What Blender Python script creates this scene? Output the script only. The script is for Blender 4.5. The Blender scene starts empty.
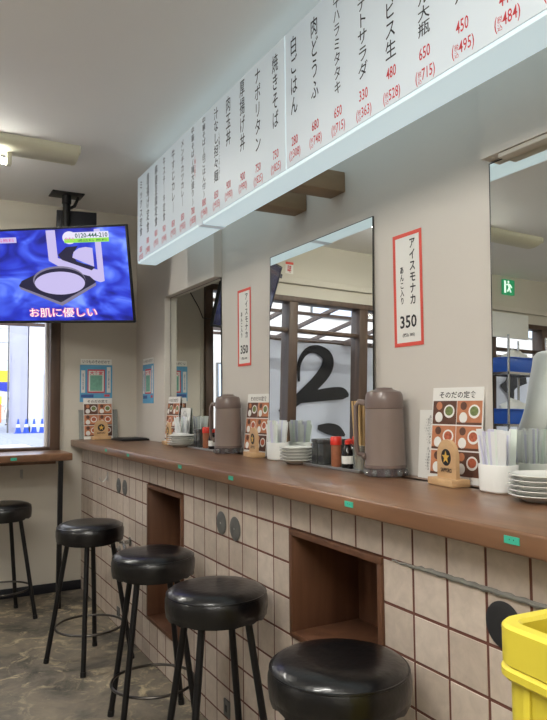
import bpy, bmesh, math, random
from mathutils import Vector, Matrix
random.seed(7)
C = bpy.context.scene.collection
SC = bpy.context.scene
PI = math.pi

# ------------------------------------------------------------------ camera
cam_d = bpy.data.cameras.new('camera'); cam = bpy.data.objects.new('camera', cam_d); C.objects.link(cam)
Rr = Vector((0.87859791, -0.47746728, -0.00952404)); Ru = Vector((-0.02133823, -0.05917244, 0.99801969)); Rf = Vector((0.47708531, 0.87665479, 0.06217708))
M = Matrix(((Rr.x, Ru.x, -Rf.x, -1.06022), (Rr.y, Ru.y, -Rf.y, -1.84657), (Rr.z, Ru.z, -Rf.z, 1.23150), (0, 0, 0, 1)))
cam.matrix_world = M
cam_d.sensor_fit = 'VERTICAL'; cam_d.sensor_height = 24.0; cam_d.lens = 677.017 / 720 * 24.0
cam_d.clip_start = 0.02; cam_d.clip_end = 300
SC.camera = cam

# ------------------------------------------------------------------ world, sun, view
w = bpy.data.worlds.new('world'); SC.world = w; w.use_nodes = True
wn = w.node_tree; bg = wn.nodes['Background']
WORLD = 2.75
tc = wn.nodes.new('ShaderNodeTexCoord'); sp = wn.nodes.new('ShaderNodeSeparateXYZ'); cr = wn.nodes.new('ShaderNodeValToRGB')
wn.links.new(tc.outputs['Generated'], sp.inputs[0]); wn.links.new(sp.outputs['Z'], cr.inputs[0]); wn.links.new(cr.outputs[0], bg.inputs[0])
cr.color_ramp.elements[0].position = 0.0; cr.color_ramp.elements[0].color = (0.80, 0.84, 0.95, 1)
cr.color_ramp.elements[1].position = 0.6; cr.color_ramp.elements[1].color = (0.86, 0.92, 1.0, 1)
bg.inputs[1].default_value = WORLD
LAMP_W = 11.5      # each ceiling tube
SIGN_E = 0.29
SC.view_settings.view_transform = 'Standard'; SC.view_settings.look = 'None'
SC.view_settings.exposure = 0.34; SC.view_settings.gamma = 1.0; SC.view_settings.use_curve_mapping = False
SC.cycles.max_bounces = 8; SC.cycles.glossy_bounces = 5; SC.cycles.transparent_max_bounces = 12
SC.cycles.use_denoising = True
SC.cycles.sample_clamp_indirect = 6

# ------------------------------------------------------------------ materials
def srgb(r, g, b):
    f = lambda c: (c / 255 / 12.92) if c / 255 <= .04045 else ((c / 255 + .055) / 1.055) ** 2.4
    return (f(r), f(g), f(b), 1)
def mat(name, col, rough=.5, metal=0, var=.06, scale=8, emit=None, es=0, trans=0, alpha=1, coat=0, bump=0, bscale=60, spec=None, ior=None, stretch=None):
    m = bpy.data.materials.new(name); m.use_nodes = True; nt = m.node_tree; b = nt.nodes['Principled BSDF']
    c = srgb(*col)
    b.inputs['Base Color'].default_value = c
    t = nt.nodes.new('ShaderNodeTexCoord'); mp = nt.nodes.new('ShaderNodeMapping'); nt.links.new(t.outputs['Object'], mp.inputs[0])
    if stretch: mp.inputs['Scale'].default_value = stretch
    if var:
        n = nt.nodes.new('ShaderNodeTexNoise'); n.inputs['Scale'].default_value = scale; n.inputs['Detail'].default_value = 4
        nt.links.new(mp.outputs[0], n.inputs['Vector'])
        r = nt.nodes.new('ShaderNodeValToRGB')
        r.color_ramp.elements[0].position = .3; r.color_ramp.elements[1].position = .7
        r.color_ramp.elements[0].color = tuple(x * (1 - var) for x in c[:3]) + (1,)
        r.color_ramp.elements[1].color = tuple(min(1, x * (1 + var)) for x in c[:3]) + (1,)
        nt.links.new(n.outputs['Fac'], r.inputs[0]); nt.links.new(r.outputs[0], b.inputs['Base Color'])
    b.inputs['Roughness'].default_value = rough; b.inputs['Metallic'].default_value = metal
    if trans: b.inputs['Transmission Weight'].default_value = trans
    if alpha < 1: b.inputs['Alpha'].default_value = alpha
    if coat: b.inputs['Coat Weight'].default_value = coat
    if ior: b.inputs['IOR'].default_value = ior
    if spec is not None: b.inputs['Specular IOR Level'].default_value = spec
    if emit: b.inputs['Emission Color'].default_value = srgb(*emit); b.inputs['Emission Strength'].default_value = es
    if bump:
        n2 = nt.nodes.new('ShaderNodeTexNoise'); n2.inputs['Scale'].default_value = bscale; nt.links.new(mp.outputs[0], n2.inputs['Vector'])
        bp = nt.nodes.new('ShaderNodeBump'); bp.inputs['Strength'].default_value = bump; bp.inputs['Distance'].default_value = .01
        nt.links.new(n2.outputs['Fac'], bp.inputs['Height']); nt.links.new(bp.outputs[0], b.inputs['Normal'])
    return m
def wood(name, dark, light, rough=.4, axis=(1, .12, 1), scale=14, coat=.0):
    m = mat(name, light, rough, var=0, coat=coat); nt = m.node_tree; b = nt.nodes['Principled BSDF']
    t = nt.nodes.new('ShaderNodeTexCoord'); mp = nt.nodes.new('ShaderNodeMapping'); mp.inputs['Scale'].default_value = axis
    n = nt.nodes.new('ShaderNodeTexNoise'); n.inputs['Scale'].default_value = scale; n.inputs['Detail'].default_value = 8; n.inputs['Distortion'].default_value = .6
    r = nt.nodes.new('ShaderNodeValToRGB'); r.color_ramp.elements[0].color = srgb(*dark); r.color_ramp.elements[1].color = srgb(*light)
    r.color_ramp.elements[0].position = .25; r.color_ramp.elements[1].position = .72
    nt.links.new(t.outputs['Object'], mp.inputs[0]); nt.links.new(mp.outputs[0], n.inputs['Vector']); nt.links.new(n.outputs['Fac'], r.inputs[0]); nt.links.new(r.outputs[0], b.inputs['Base Color'])
    return m
MT = {}
MT['wall'] = mat('wall_paint', (206, 200, 192), .75, var=.02, scale=2, bump=.05, bscale=120)
MT['backwall'] = mat('back_wall_paint', (208, 202, 190), .75, var=.025, scale=2, bump=.05, bscale=120)
MT['ceil'] = mat('ceiling_paint', (242, 242, 241), .8, var=.02, scale=1.2)
MT['counter'] = wood('counter_wood', (98, 68, 48), (134, 98, 72), .34, (1, .10, 1), 16, .15)
MT['niche'] = wood('niche_wood', (80, 50, 34), (110, 74, 52), .5, (1, 1, .12), 18)
MT['plankwood'] = wood('pale_wood', (124, 104, 80), (150, 128, 102), .6, (.2, 1, 1), 14)
MT['frame'] = wood('frame_wood', (66, 50, 40), (98, 76, 62), .5, (1, 1, .1), 16)
MT['grout'] = mat('grout', (104, 64, 54), .9, var=.15, scale=30)
MT['putty'] = mat('grey_putty', (128, 126, 120), .8, var=.12, scale=30, bump=.3)
MT['vinyl'] = mat('black_vinyl', (12, 12, 14), .3, var=.1, scale=12, bump=.12, bscale=50, coat=.25)
MT['blackmetal'] = mat('black_metal', (14, 14, 17), .42, metal=.1, var=.1)
MT['ring'] = mat('worn_ring', (88, 84, 80), .3, metal=.9, var=.3, scale=14)
MT['blackplastic'] = mat('black_plastic', (18, 19, 22), .4, var=.08)
MT['chrome'] = mat('chrome', (190, 190, 190), .2, metal=1, var=.04)
MT['steel'] = mat('steel', (170, 170, 168), .35, metal=.9, var=.06)
MT['greyplate'] = mat('grey_cover', (108, 108, 106), .5, metal=.3, var=.08, scale=20)
MT['darkdisc'] = mat('dark_cover', (42, 42, 44), .5, var=.1)
MT['baseboard'] = mat('baseboard', (28, 30, 38), .5, var=.1)
MT['white'] = mat('white_plastic', (232, 232, 228), .35, var=.02)
MT['plate'] = mat('white_melamine', (226, 226, 220), .25, var=.02, coat=.3)
MT['paper'] = mat('paper', (232, 231, 226), .7, var=.02)
MT['wrap'] = mat('paper_wrapper', (228, 230, 230), .5, var=.04)
MT['wrap2'] = mat('lilac_wrapper', (212, 211, 230), .5, var=.05)
MT['wrap3'] = mat('green_white_wrapper', (222, 231, 224), .5, var=.05)
MT['red'] = mat('red_border', (214, 78, 64), .6, var=.05)
MT['ink'] = mat('black_ink', (28, 28, 32), .6, var=.05)
MT['redink'] = mat('red_ink', (196, 48, 56), .6, var=.05)
MT['redcap'] = mat('red_cap', (214, 50, 36), .35, var=.04)
MT['pitcher'] = mat('brown_plastic', (142, 126, 118), .3, var=.05, trans=.15, coat=.2)
MT['pitcherdark'] = mat('dark_brown_plastic', (112, 96, 90), .3, var=.05, coat=.3)
MT['clearbase'] = mat('clear_base', (120, 110, 112), .12, var=.2, scale=60, trans=.5)
MT['acrylic'] = mat('smoky_acrylic', (92, 94, 92), .15, var=.05, trans=.45)
MT['clear'] = mat('clear_acrylic', (225, 230, 228), .1, var=.02, trans=.85, ior=1.3)
MT['chili'] = mat('chili_powder', (150, 90, 60), .6, var=.2, scale=60)
MT['soy'] = mat('soy_bottle', (24, 18, 20), .15, var=.1)
MT['stick'] = wood('chopstick_wood', (176, 144, 96), (206, 176, 126), .6, (1, 1, .1), 40)
MT['standwood'] = wood('stand_wood', (186, 148, 106), (212, 176, 132), .5, (.3, 1, 1), 30)
MT['gold'] = mat('gold_star', (222, 178, 78), .4, var=.05)
MT['green'] = mat('green_sticker', (60, 178, 150), .5, var=.05)
MT['yellow'] = mat('yellow_plastic', (224, 206, 66), .38, var=.04, scale=5, coat=.1)
MT['traywood'] = mat('photo_tray', (186, 120, 84), .6, var=.15, scale=40)
MT['darkphoto'] = mat('photo_dark', (92, 58, 44), .6, var=.25, scale=40)
MT['bowlred'] = mat('photo_food_red', (176, 92, 64), .6, var=.35, scale=120)
MT['bowlgreen'] = mat('photo_food_green', (112, 126, 74), .6, var=.35, scale=120)
MT['blueposter'] = mat('blue_poster', (92, 164, 206), .5, var=.08, scale=20)
MT['postergreen'] = mat('poster_green', (120, 176, 158), .5, var=.15, scale=60)
MT['posterred'] = mat('poster_red', (206, 78, 92), .5, var=.1, scale=60)
MT['postershade'] = mat('poster_navy', (52, 86, 150), .5, var=.1, scale=60)
MT['fixture'] = mat('fixture_cream', (214, 212, 190), .45, var=.03, scale=4)
MT['tube'] = mat('lit_tube', (255, 255, 250), .4, var=0, emit=(255, 252, 240), es=30.0)
MT['signface'] = mat('lit_sign_face', (196, 204, 208), .45, var=.0, emit=(212, 230, 244), es=SIGN_E * .62)
MT['signedge'] = mat('lit_sign_edge', (190, 204, 206), .4, var=.0, emit=(214, 236, 244), es=SIGN_E * 1.6)
MT['exitgreen'] = mat('exit_green', (40, 150, 100), .4, var=.03, emit=(50, 170, 115), es=.35)
MT['exitwhite'] = mat('exit_white', (230, 250, 235), .4, var=0, emit=(225, 250, 235), es=.8)
MT['banner'] = mat('white_banner', (236, 238, 246), .8, var=.03, scale=3)
MT['bannerink'] = mat('banner_ink', (8, 10, 20), .8, var=.12, scale=20)
MT['road'] = mat('asphalt', (148, 152, 162), .85, var=.05, scale=2)
MT['roadline'] = mat('road_paint', (240, 240, 244), .7, var=.03)
MT['bgrey'] = mat('lilac_grey_render', (186, 186, 202), .8, var=.05, scale=1)
MT['bwhite'] = mat('white_render', (222, 228, 240), .8, var=.03, scale=1)
MT['bcream'] = mat('cream_render', (236, 226, 214), .8, var=.04, scale=1)
MT['cone'] = mat('blue_cone', (28, 78, 196), .5, var=.05)
MT['bluebin'] = mat('blue_bin', (34, 84, 178), .35, var=.08)
MT['flagyellow'] = mat('yellow_cloth', (250, 222, 60), .7, var=.04)
MT['flagblue'] = mat('blue_cloth', (52, 70, 190), .7, var=.04)
MT['orange'] = mat('orange_cloth', (226, 140, 90), .7, var=.06)
MT['skin'] = mat('skin', (206, 160, 132), .55, var=.05)
MT['hair'] = mat('black_hair', (26, 22, 20), .5, var=.1)
MT['shirt'] = mat('white_shirt', (220, 224, 224), .75, var=.05, scale=6, bump=.4, bscale=9)
MT['trousers'] = mat('dark_trousers', (40, 44, 58), .8, var=.1)
MT['bag'] = mat('white_bag', (226, 226, 222), .5, var=.05, bump=.5, bscale=30)
MT['eyewhite'] = mat('eye_white', (230, 228, 224), .3, var=0)
MT['lip'] = mat('lip', (176, 104, 96), .5, var=0)

# floor: worn concrete
m = mat('worn_concrete', (98, 92, 82), .55, var=0); nt = m.node_tree; b = nt.nodes['Principled BSDF']
t = nt.nodes.new('ShaderNodeTexCoord')
def noise(sc, det, dis, rough=.6):
    n = nt.nodes.new('ShaderNodeTexNoise'); n.inputs['Scale'].default_value = sc; n.inputs['Detail'].default_value = det; n.inputs['Distortion'].default_value = dis; n.inputs['Roughness'].default_value = rough
    nt.links.new(t.outputs['Object'], n.inputs['Vector']); return n
def ramp(src, stops):
    r = nt.nodes.new('ShaderNodeValToRGB'); e = r.color_ramp.elements
    e[0].position, e[0].color = stops[0]; e[1].position, e[1].color = stops[-1]
    for s in stops[1:-1]:
        q = e.new(s[0]); q.color = s[1]
    nt.links.new(src, r.inputs[0]); return r
base = ramp(noise(3.2, 8, .6, .65).outputs['Fac'], [(.36, srgb(70, 66, 60)), (.5, srgb(116, 108, 96)), (.68, srgb(142, 130, 112))])
scuff = ramp(noise(9, 9, 1.6, .7).outputs['Fac'], [(.51, (0, 0, 0, 1)), (.64, (1, 1, 1, 1))])
mask = ramp(noise(1.6, 3, .3).outputs['Fac'], [(.40, (0, 0, 0, 1)), (.56, (1, 1, 1, 1))])
mul = nt.nodes.new('ShaderNodeMath'); mul.operation = 'MULTIPLY'; nt.links.new(scuff.outputs[0], mul.inputs[0]); nt.links.new(mask.outputs[0], mul.inputs[1])
mx = nt.nodes.new('ShaderNodeMixRGB'); mx.inputs[2].default_value = srgb(190, 174, 142); nt.links.new(mul.outputs[0], mx.inputs[0]); nt.links.new(base.outputs[0], mx.inputs[1])
nt.links.new(mx.outputs[0], b.inputs['Base Color'])
bp = nt.nodes.new('ShaderNodeBump'); bp.inputs['Strength'].default_value = .25; bp.inputs['Distance'].default_value = .01; nt.links.new(noise(14, 6, 1).outputs['Fac'], bp.inputs['Height']); nt.links.new(bp.outputs[0], b.inputs['Normal'])
MT['floor'] = m
# tiles: per-tile tone from face attribute
m = mat('glazed_tile', (196, 180, 160), .38, var=0, coat=.15); nt = m.node_tree; b = nt.nodes['Principled BSDF']
at_ = nt.nodes.new('ShaderNodeAttribute'); at_.attribute_name = 'tone'; t = nt.nodes.new('ShaderNodeTexCoord')
r1 = ramp(at_.outputs['Fac'], [(0, srgb(192, 178, 165)), (.5, srgb(203, 189, 176)), (1, srgb(213, 200, 188))])
n1 = noise(26, 6, .6); r2 = ramp(n1.outputs['Fac'], [(.3, (.86, .85, .84, 1)), (.7, (1.06, 1.05, 1.04, 1))])
mx = nt.nodes.new('ShaderNodeMixRGB'); mx.blend_type = 'MULTIPLY'; mx.inputs[0].default_value = 1
nt.links.new(r1.outputs[0], mx.inputs[1]); nt.links.new(r2.outputs[0], mx.inputs[2]); nt.links.new(mx.outputs[0], b.inputs['Base Color'])
MT['tile'] = m
# mirror
m = bpy.data.materials.new('mirror_glass'); m.use_nodes = True; b = m.node_tree.nodes['Principled BSDF']
b.inputs['Metallic'].default_value = 1; b.inputs['Roughness'].default_value = .0; b.inputs['Base Color'].default_value = (.83, .86, .83, 1)
MT['mirror'] = m
# window glass
m = bpy.data.materials.new('window_glass'); m.use_nodes = True; nt = m.node_tree; nt.nodes.clear()
o_ = nt.nodes.new('ShaderNodeOutputMaterial'); tr = nt.nodes.new('ShaderNodeBsdfTransparent'); gl = nt.nodes.new('ShaderNodeBsdfGlossy'); gl.inputs['Roughness'].default_value = .02
mxs = nt.nodes.new('ShaderNodeMixShader'); mxs.inputs[0].default_value = .05; tr.inputs[0].default_value = (.97, .98, 1, 1)
nt.links.new(tr.outputs[0], mxs.inputs[1]); nt.links.new(gl.outputs[0], mxs.inputs[2]); nt.links.new(mxs.outputs[0], o_.inputs[0])
MT['glass'] = m
# tv screen: emissive blue satin
def emis(name, col, s=1.0):
    m = mat(name, (10, 10, 12), .25, var=0, emit=col, es=s); nt = m.node_tree
    lw = nt.nodes.new('ShaderNodeLayerWeight'); lw.inputs['Blend'].default_value = .5       # panel with a narrow viewing angle
    mr = nt.nodes.new('ShaderNodeMapRange'); mr.inputs[1].default_value = .22; mr.inputs[2].default_value = .52; mr.inputs[3].default_value = s; mr.inputs[4].default_value = s * .06
    nt.links.new(lw.outputs['Facing'], mr.inputs[0]); nt.links.new(mr.outputs[0], nt.nodes['Principled BSDF'].inputs['Emission Strength']); return m
m = emis('screen_satin', (40, 60, 200)); nt = m.node_tree; b = nt.nodes['Principled BSDF']
t = nt.nodes.new('ShaderNodeTexCoord'); mp = nt.nodes.new('ShaderNodeMapping'); mp.inputs['Rotation'].default_value = (0, .5, 0); mp.inputs['Scale'].default_value = (1, 1, 2.4)
nt.links.new(t.outputs['Object'], mp.inputs[0])
n = nt.nodes.new('ShaderNodeTexNoise'); n.inputs['Scale'].default_value = 2.6; n.inputs['Detail'].default_value = 2; n.inputs['Distortion'].default_value = 1.6; nt.links.new(mp.outputs[0], n.inputs['Vector'])
r = ramp(n.outputs['Fac'], [(.3, srgb(22, 26, 120)), (.45, srgb(38, 52, 186)), (.58, srgb(66, 92, 222)), (.72, srgb(120, 150, 244))])
nt.links.new(r.outputs[0], b.inputs['Emission Color'])
MT['satin'] = m
MT['sc_dark'] = emis('screen_dark', (36, 34, 62), .8); MT['sc_mid'] = emis('screen_grey', (130, 124, 150), .8); MT['sc_lilac'] = emis('screen_lilac', (196, 186, 232), .85)
MT['sc_white'] = emis('screen_white', (222, 218, 240), .9); MT['sc_pink'] = emis('screen_pink', (214, 110, 170), .9); MT['sc_green'] = emis('screen_green', (150, 220, 80), .9)
MT['sc_dgreen'] = emis('screen_dark_green', (20, 90, 70), .9); MT['sc_cream'] = emis('screen_cream', (250, 236, 226), 1)

# ------------------------------------------------------------------ mesh helpers
class B:
    def __init__(s): s.bm = bmesh.new()
    def _xf(s, vs, mtx):
        if mtx: bmesh.ops.transform(s.bm, matrix=mtx, verts=vs)
    def box(s, x0, x1, y0, y1, z0, z1, bev=0, seg=2, mtx=None):
        r = bmesh.ops.create_cube(s.bm, size=1); vs = r['verts']
        bmesh.ops.scale(s.bm, vec=(x1 - x0, y1 - y0, z1 - z0), verts=vs)
        bmesh.ops.translate(s.bm, vec=((x0 + x1) / 2, (y0 + y1) / 2, (z0 + z1) / 2), verts=vs)
        if bev:
            es = list({e for v in vs for e in v.link_edges})
            rr = bmesh.ops.bevel(s.bm, geom=es, offset=bev, segments=seg, affect='EDGES', profile=.5)
            vs = list({v for f in rr['faces'] for v in f.verts} | {v for v in vs if v.is_valid})
        s._xf(vs, mtx); return s
    def lathe(s, prof, seg=32, c=(0, 0, 0), mtx=None, sx=1, sy=1):
        rings = []; allv = []
        for r, z in prof:
            if r < 1e-6: ring = [s.bm.verts.new((c[0], c[1], c[2] + z))]
            else: ring = [s.bm.verts.new((c[0] + sx * r * math.cos(2 * PI * i / seg), c[1] + sy * r * math.sin(2 * PI * i / seg), c[2] + z)) for i in range(seg)]
            rings.append(ring); allv += ring
        for a, b_ in zip(rings, rings[1:]):
            if len(a) == 1 and len(b_) == 1: continue
            for i in range(seg):
                j = (i + 1) % seg
                if len(a) == 1: s.bm.faces.new((a[0], b_[i], b_[j])[::-1])
                elif len(b_) == 1: s.bm.faces.new((a[i], a[j], b_[0]))
                else: s.bm.faces.new((a[i], a[j], b_[j], b_[i]))
        s._xf(allv, mtx); return s
    def tube(s, pts, rad, seg=10, closed=False, cap=True, sq=1):
        pts = [Vector(p) for p in pts]; n = len(pts); rads = rad if isinstance(rad, (list, tuple)) else [rad] * n
        rings = []; pn = None
        for i, p in enumerate(pts):
            if closed: d = pts[(i + 1) % n] - pts[i - 1]
            else: d = pts[min(i + 1, n - 1)] - pts[max(i - 1, 0)]
            d.normalize()
            if pn is None: pn = d.orthogonal().normalized()
            else: pn = (pn - d * pn.dot(d)).normalized()
            q = d.cross(pn)
            rings.append([s.bm.verts.new(p + rads[i] * (math.cos(2 * PI * k / seg) * pn + sq * math.sin(2 * PI * k / seg) * q)) for k in range(seg)])
        for i in range(n if closed else n - 1):
            a, b_ = rings[i], rings[(i + 1) % n]
            off = 0
            if closed and i == n - 1:
                off = min(range(seg), key=lambda k: (a[0].co - b_[k].co).length)
            for k in range(seg):
                s.bm.faces.new((a[k], a[(k + 1) % seg], b_[(k + 1 + off) % seg], b_[(k + off) % seg]))
        if cap and not closed:
            s.bm.faces.new(rings[0][::-1]); s.bm.faces.new(rings[-1])
        return s
    def prism(s, poly, d0, d1, axes='xz'):
        # poly in the plane named by axes, extruded along the third from d0 to d1
        def mk(a, b_, d):
            return {'xz': (a, d, b_), 'yz': (d, a, b_), 'xy': (a, b_, d)}[axes]
        A = [s.bm.verts.new(mk(a, b_, d0)) for a, b_ in poly]; Z = [s.bm.verts.new(mk(a, b_, d1)) for a, b_ in poly]
        n = len(poly)
        s.bm.faces.new(A); s.bm.faces.new(Z[::-1])
        for i in range(n): s.bm.faces.new((A[i], Z[i], Z[(i + 1) % n], A[(i + 1) % n]))
        return s
    def mesh(s, name, m, smooth=True, ang=35):
        bmesh.ops.recalc_face_normals(s.bm, faces=s.bm.faces)
        for f in s.bm.faces: f.smooth = smooth
        for e in s.bm.edges:
            if len(e.link_faces) == 2 and e.calc_face_angle(0) > math.radians(ang): e.smooth = False
        me = bpy.data.meshes.new(name); s.bm.to_mesh(me); s.bm.free()
        me.materials.append(m); return me
    def obj(s, name, m, parent=None, smooth=True, ang=35, label=None):
        if isinstance(m, str): m = MT[m]
        o = bpy.data.objects.new(name, s.mesh(name, m, smooth, ang)); C.objects.link(o)
        if parent: o.parent = parent
        if label: o['label'] = label
        return o
def thing(name, label, cat, loc=(0, 0, 0), rz=0, group=None, tilt=0):
    o = bpy.data.objects.new(name, None); C.objects.link(o); o.empty_display_size = .05
    o.location = loc; o.rotation_euler = (tilt, 0, rz); o['label'] = label; o['category'] = cat
    if group: o['group'] = group
    return o
def tag(o, label, cat, group=None, kind=None):
    o['label'] = label; o['category'] = cat
    if group: o['group'] = group
    if kind: o['kind'] = kind
    return o
def struct(o): o['kind'] = 'structure'; return o
def copy_tree(o, label, loc, rz=None, parent=None, group=None):
    c = o.copy(); C.objects.link(c); c.parent = parent
    if parent is None:
        c.location = loc; c['label'] = label
        if rz is not None: c.rotation_euler = (o.rotation_euler[0], 0, rz)
        if group: c['group'] = group
    for ch in list(o.children): 
        copy_tree(ch, None, None, parent=c)
    return c
R = math.radians
TXT = {}
def text(name, body, m, parent, o, right, up, w_, h_, off=.0, vertical=False, fit='box', shear=0, label=None, depth=0):
    """lettering as a mesh: centred at o in the parent's frame, fitted to a w_ by h_ box"""
    cu = bpy.data.curves.new('lettering', 'FONT')
    cu.body = '\n'.join(c.replace('ー', '｜') for c in body) if vertical else body
    cu.align_x = 'CENTER'; cu.offset = off; cu.shear = shear; cu.resolution_u = 2
    if vertical: cu.space_line = 1.0
    t_ = bpy.data.objects.new('lettering', cu); C.objects.link(t_)
    dg = bpy.context.evaluated_depsgraph_get()
    me = bpy.data.meshes.new_from_object(t_.evaluated_get(dg))
    bpy.data.objects.remove(t_); bpy.data.curves.remove(cu)
    xs = [v.co.x for v in me.vertices]; ys = [v.co.y for v in me.vertices]
    x0, x1, y0, y1 = min(xs), max(xs), min(ys), max(ys)
    sx = w_ / (x1 - x0); sy = h_ / (y1 - y0)
    if fit == 'h': sx = sy
    if fit == 'w': sy = sx
    right = Vector(right); up = Vector(up); o = Vector(o)
    for v in me.vertices:
        v.co = o + right * ((v.co.x - (x0 + x1) / 2) * sx) + up * ((v.co.y - (y0 + y1) / 2) * sy)
    me.materials.clear(); me.materials.append(MT[m] if isinstance(m, str) else m)
    ob = bpy.data.objects.new(name, me); C.objects.link(ob); ob.parent = parent
    if label: ob['label'] = label
    return ob
def disc_poly(cx, cy, r, n=24, sy=1): return [(cx + r * math.cos(2 * PI * i / n), cy + sy * r * math.sin(2 * PI * i / n)) for i in range(n)]

# ------------------------------------------------------------------ room shell
YB = 2.836; XB = .38; XA = .335; H = 2.576; XL = -4.7; YF = -3.2
WT, WB_ = 2.125, .93       # window head and sill
struct(B().box(XL - .1, XB + .2, YF - .1, YB + .12, -.12, 0).obj('floor', 'floor'))
struct(B().box(XL - .1, XB + .2, YF - .1, YB + .12, H, H + .12).obj('ceiling', 'ceil'))
wr = B(); wr.box(XB, XB + .12, YF, YB + .12, 0, H)
wr.box(XA, XB, 2.116, 2.55, .993, H); wr.box(XA, XB, 1.353, 2.116, 1.885, H); wr.box(XA, XB, YF, -.5, 1.9, H)
struct(wr.obj('wall_right', 'wall'))
wb = B(); wb.box(-.15, XB + .12, YB, YB + .12, 0, H)
wb.box(XL, -.15, YB, YB + .12, 0, WB_); wb.box(XL, -.15, YB, YB + .12, WT, H); wb.box(XL, -4.15, YB, YB + .12, WB_, WT)
struct(wb.obj('wall_back', 'backwall'))
struct(B().box(XL - .12, XL, YF, YB, 0, H).obj('wall_left', 'wall'))
struct(B().box(XL, XB, YF - .12, YF, 0, H).obj('wall_front', 'wall'))
struct(B().box(-.9, -.0, YB - .012, YB, 0, .06, .003).obj('baseboard_back', 'baseboard'))
struct(B().box(-4.15, -.9, YB - .012, YB, 0, .06, .003).obj('baseboard_window', 'baseboard'))
struct(B().box(XL, -.62, YB - .03, YB, 2.228, 2.275, .006).obj('trim_1', 'backwall'))
struct(B().box(-.128, -.122, YB - .006, YB, .06, 1.9, .001).obj('trim_2', 'backwall'))

# window on the back wall
wf = B()
for x0, x1 in ((-.214, -.15), (-.955, -.874), (-1.645, -1.56), (-2.40, -2.32), (-3.16, -3.08), (-3.89, -3.80), (-4.15, -4.09)):
    wf.box(x0, x1, YB - .03, YB + .10, WB_, WT, .004)
wf.box(-4.15, -.15, YB - .035, YB + .10, WT - .045, WT, .004); wf.box(-4.15, -.15, YB - .02, YB + .1, WB_, WB_ + .02, .003)
wf.box(-4.15, -.15, YB - .01, YB + .06, 1.84, 1.872, .004)
win = struct(wf.obj('window_1', 'frame'))
gp = B().box(-4.12, -.18, YB + .03, YB + .034, WB_ + .02, WT - .045).obj('window_glass', 'glass', win)
# narrow cream outer reveal beside the last post
struct(B().box(-.228, -.214, YB + .06, YB + .12, WB_, WT).obj('trim_3', 'bcream'))

# ------------------------------------------------------------------ tiled bar front
TP, TR_, Z0 = .115, .109, .8416
N2 = (-.464, .002, Z0 - 3 * TR_, Z0)         # niche openings y0,y1,z0,z1
N1 = (.925, 1.405, Z0 - 6 * TR_, Z0 - .004)
YN = -2.3
def in_niche(y0, y1, z0, z1):
    for a, b_, c, d in (N1, N2):
        if min(y1, b_) - max(y0, a) > .01 and min(z1, d) - max(z0, c) > .01: return True
    return False
g = B()
ys = [YN, N2[0], N2[1], N1[0], N1[1], YB]
g.box(.0011, XB, YN, YB, Z0 + .002, .945)
for i in range(5):
    y0, y1 = ys[i], ys[i + 1]
    if i == 1: g.box(.0011, XB, y0, y1, 0, N2[2]); g.box(.26, XB, y0, y1, N2[2], Z0 + .002)
    elif i == 3: g.box(.0011, XB, y0, y1, 0, N1[2]); g.box(.26, XB, y0, y1, N1[2], Z0 + .002)
    else: g.box(.0011, XB, y0, y1, 0, Z0 + .002)
bar = struct(g.obj('wall_counter', 'grout'))
tl = bmesh.new(); lay = tl.faces.layers.float.new('tone')
def tile(y0, y1, z0, z1):
    tone = random.random(); gp_ = .0025; y0 += gp_; y1 -= gp_; z0 += gp_; z1 -= gp_
    if y1 - y0 < .01 or z1 - z0 < .01: return
    e = .0018; jx = random.uniform(-.0006, .0006)
    bk = [tl.verts.new((.007, y, z)) for y, z in ((y0, z0), (y1, z0), (y1, z1), (y0, z1))]
    mid = [tl.verts.new((.0025 + jx, y, z)) for y, z in ((y0, z0), (y1, z0), (y1, z1), (y0, z1))]
    fr = [tl.verts.new((.0 + jx, y, z)) for y, z in ((y0 + e, z0 + e), (y1 - e, z0 + e), (y1 - e, z1 - e), (y0 + e, z1 - e))]
    for a, b_ in ((bk, mid), (mid, fr)):
        for k in range(4):
            f = tl.faces.new((a[k], b_[k], b_[(k + 1) % 4], a[(k + 1) % 4])); f[lay] = tone
    f = tl.faces.new(fr); f[lay] = tone
j = -25
while j < 20:
    y1 = min(YB, -j * TP); y0 = -(j + 1) * TP
    if y0 > YN - .1 and y1 > y0:
        for k in range(-8, 1):
            z0 = Z0 + k * TR_; z1 = z0 + TR_
            z0 = max(0, z0); z1 = min(z1, .947)
            if z1 > 0:
                if in_niche(y0, y1, z0, z1):
                    for a, b_, c, d in (N1, N2):
                        if y0 < a < y1 - .02 and z1 <= d + .02: tile(y0, a, z0, z1)
                        if y0 + .02 < b_ < y1 and z1 <= d + .02: tile(b_, y1, z0, z1)
                else: tile(y0, y1, z0, z1)
    j += 1
bmesh.ops.recalc_face_normals(tl, faces=tl.faces)
me = bpy.data.meshes.new('tiles'); tl.to_mesh(me); tl.free(); me.materials.append(MT['tile'])
to = bpy.data.objects.new('tile_facing', me); C.objects.link(to); to.parent = bar
# repaired grout joint
pts = [(-.0015, -.50 - .012 * i, Z0 + .001 * math.sin(i * 1.7) + (.0025 if i > 8 else 0)) for i in range(60)]
B().tube(pts, [.002 + .0038 * min(1, i / 12) + .0009 * math.sin(i * 2.3) for i in range(60)], 8).obj('grout_repair', 'putty', bar, label='grey puttied joint')

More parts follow.
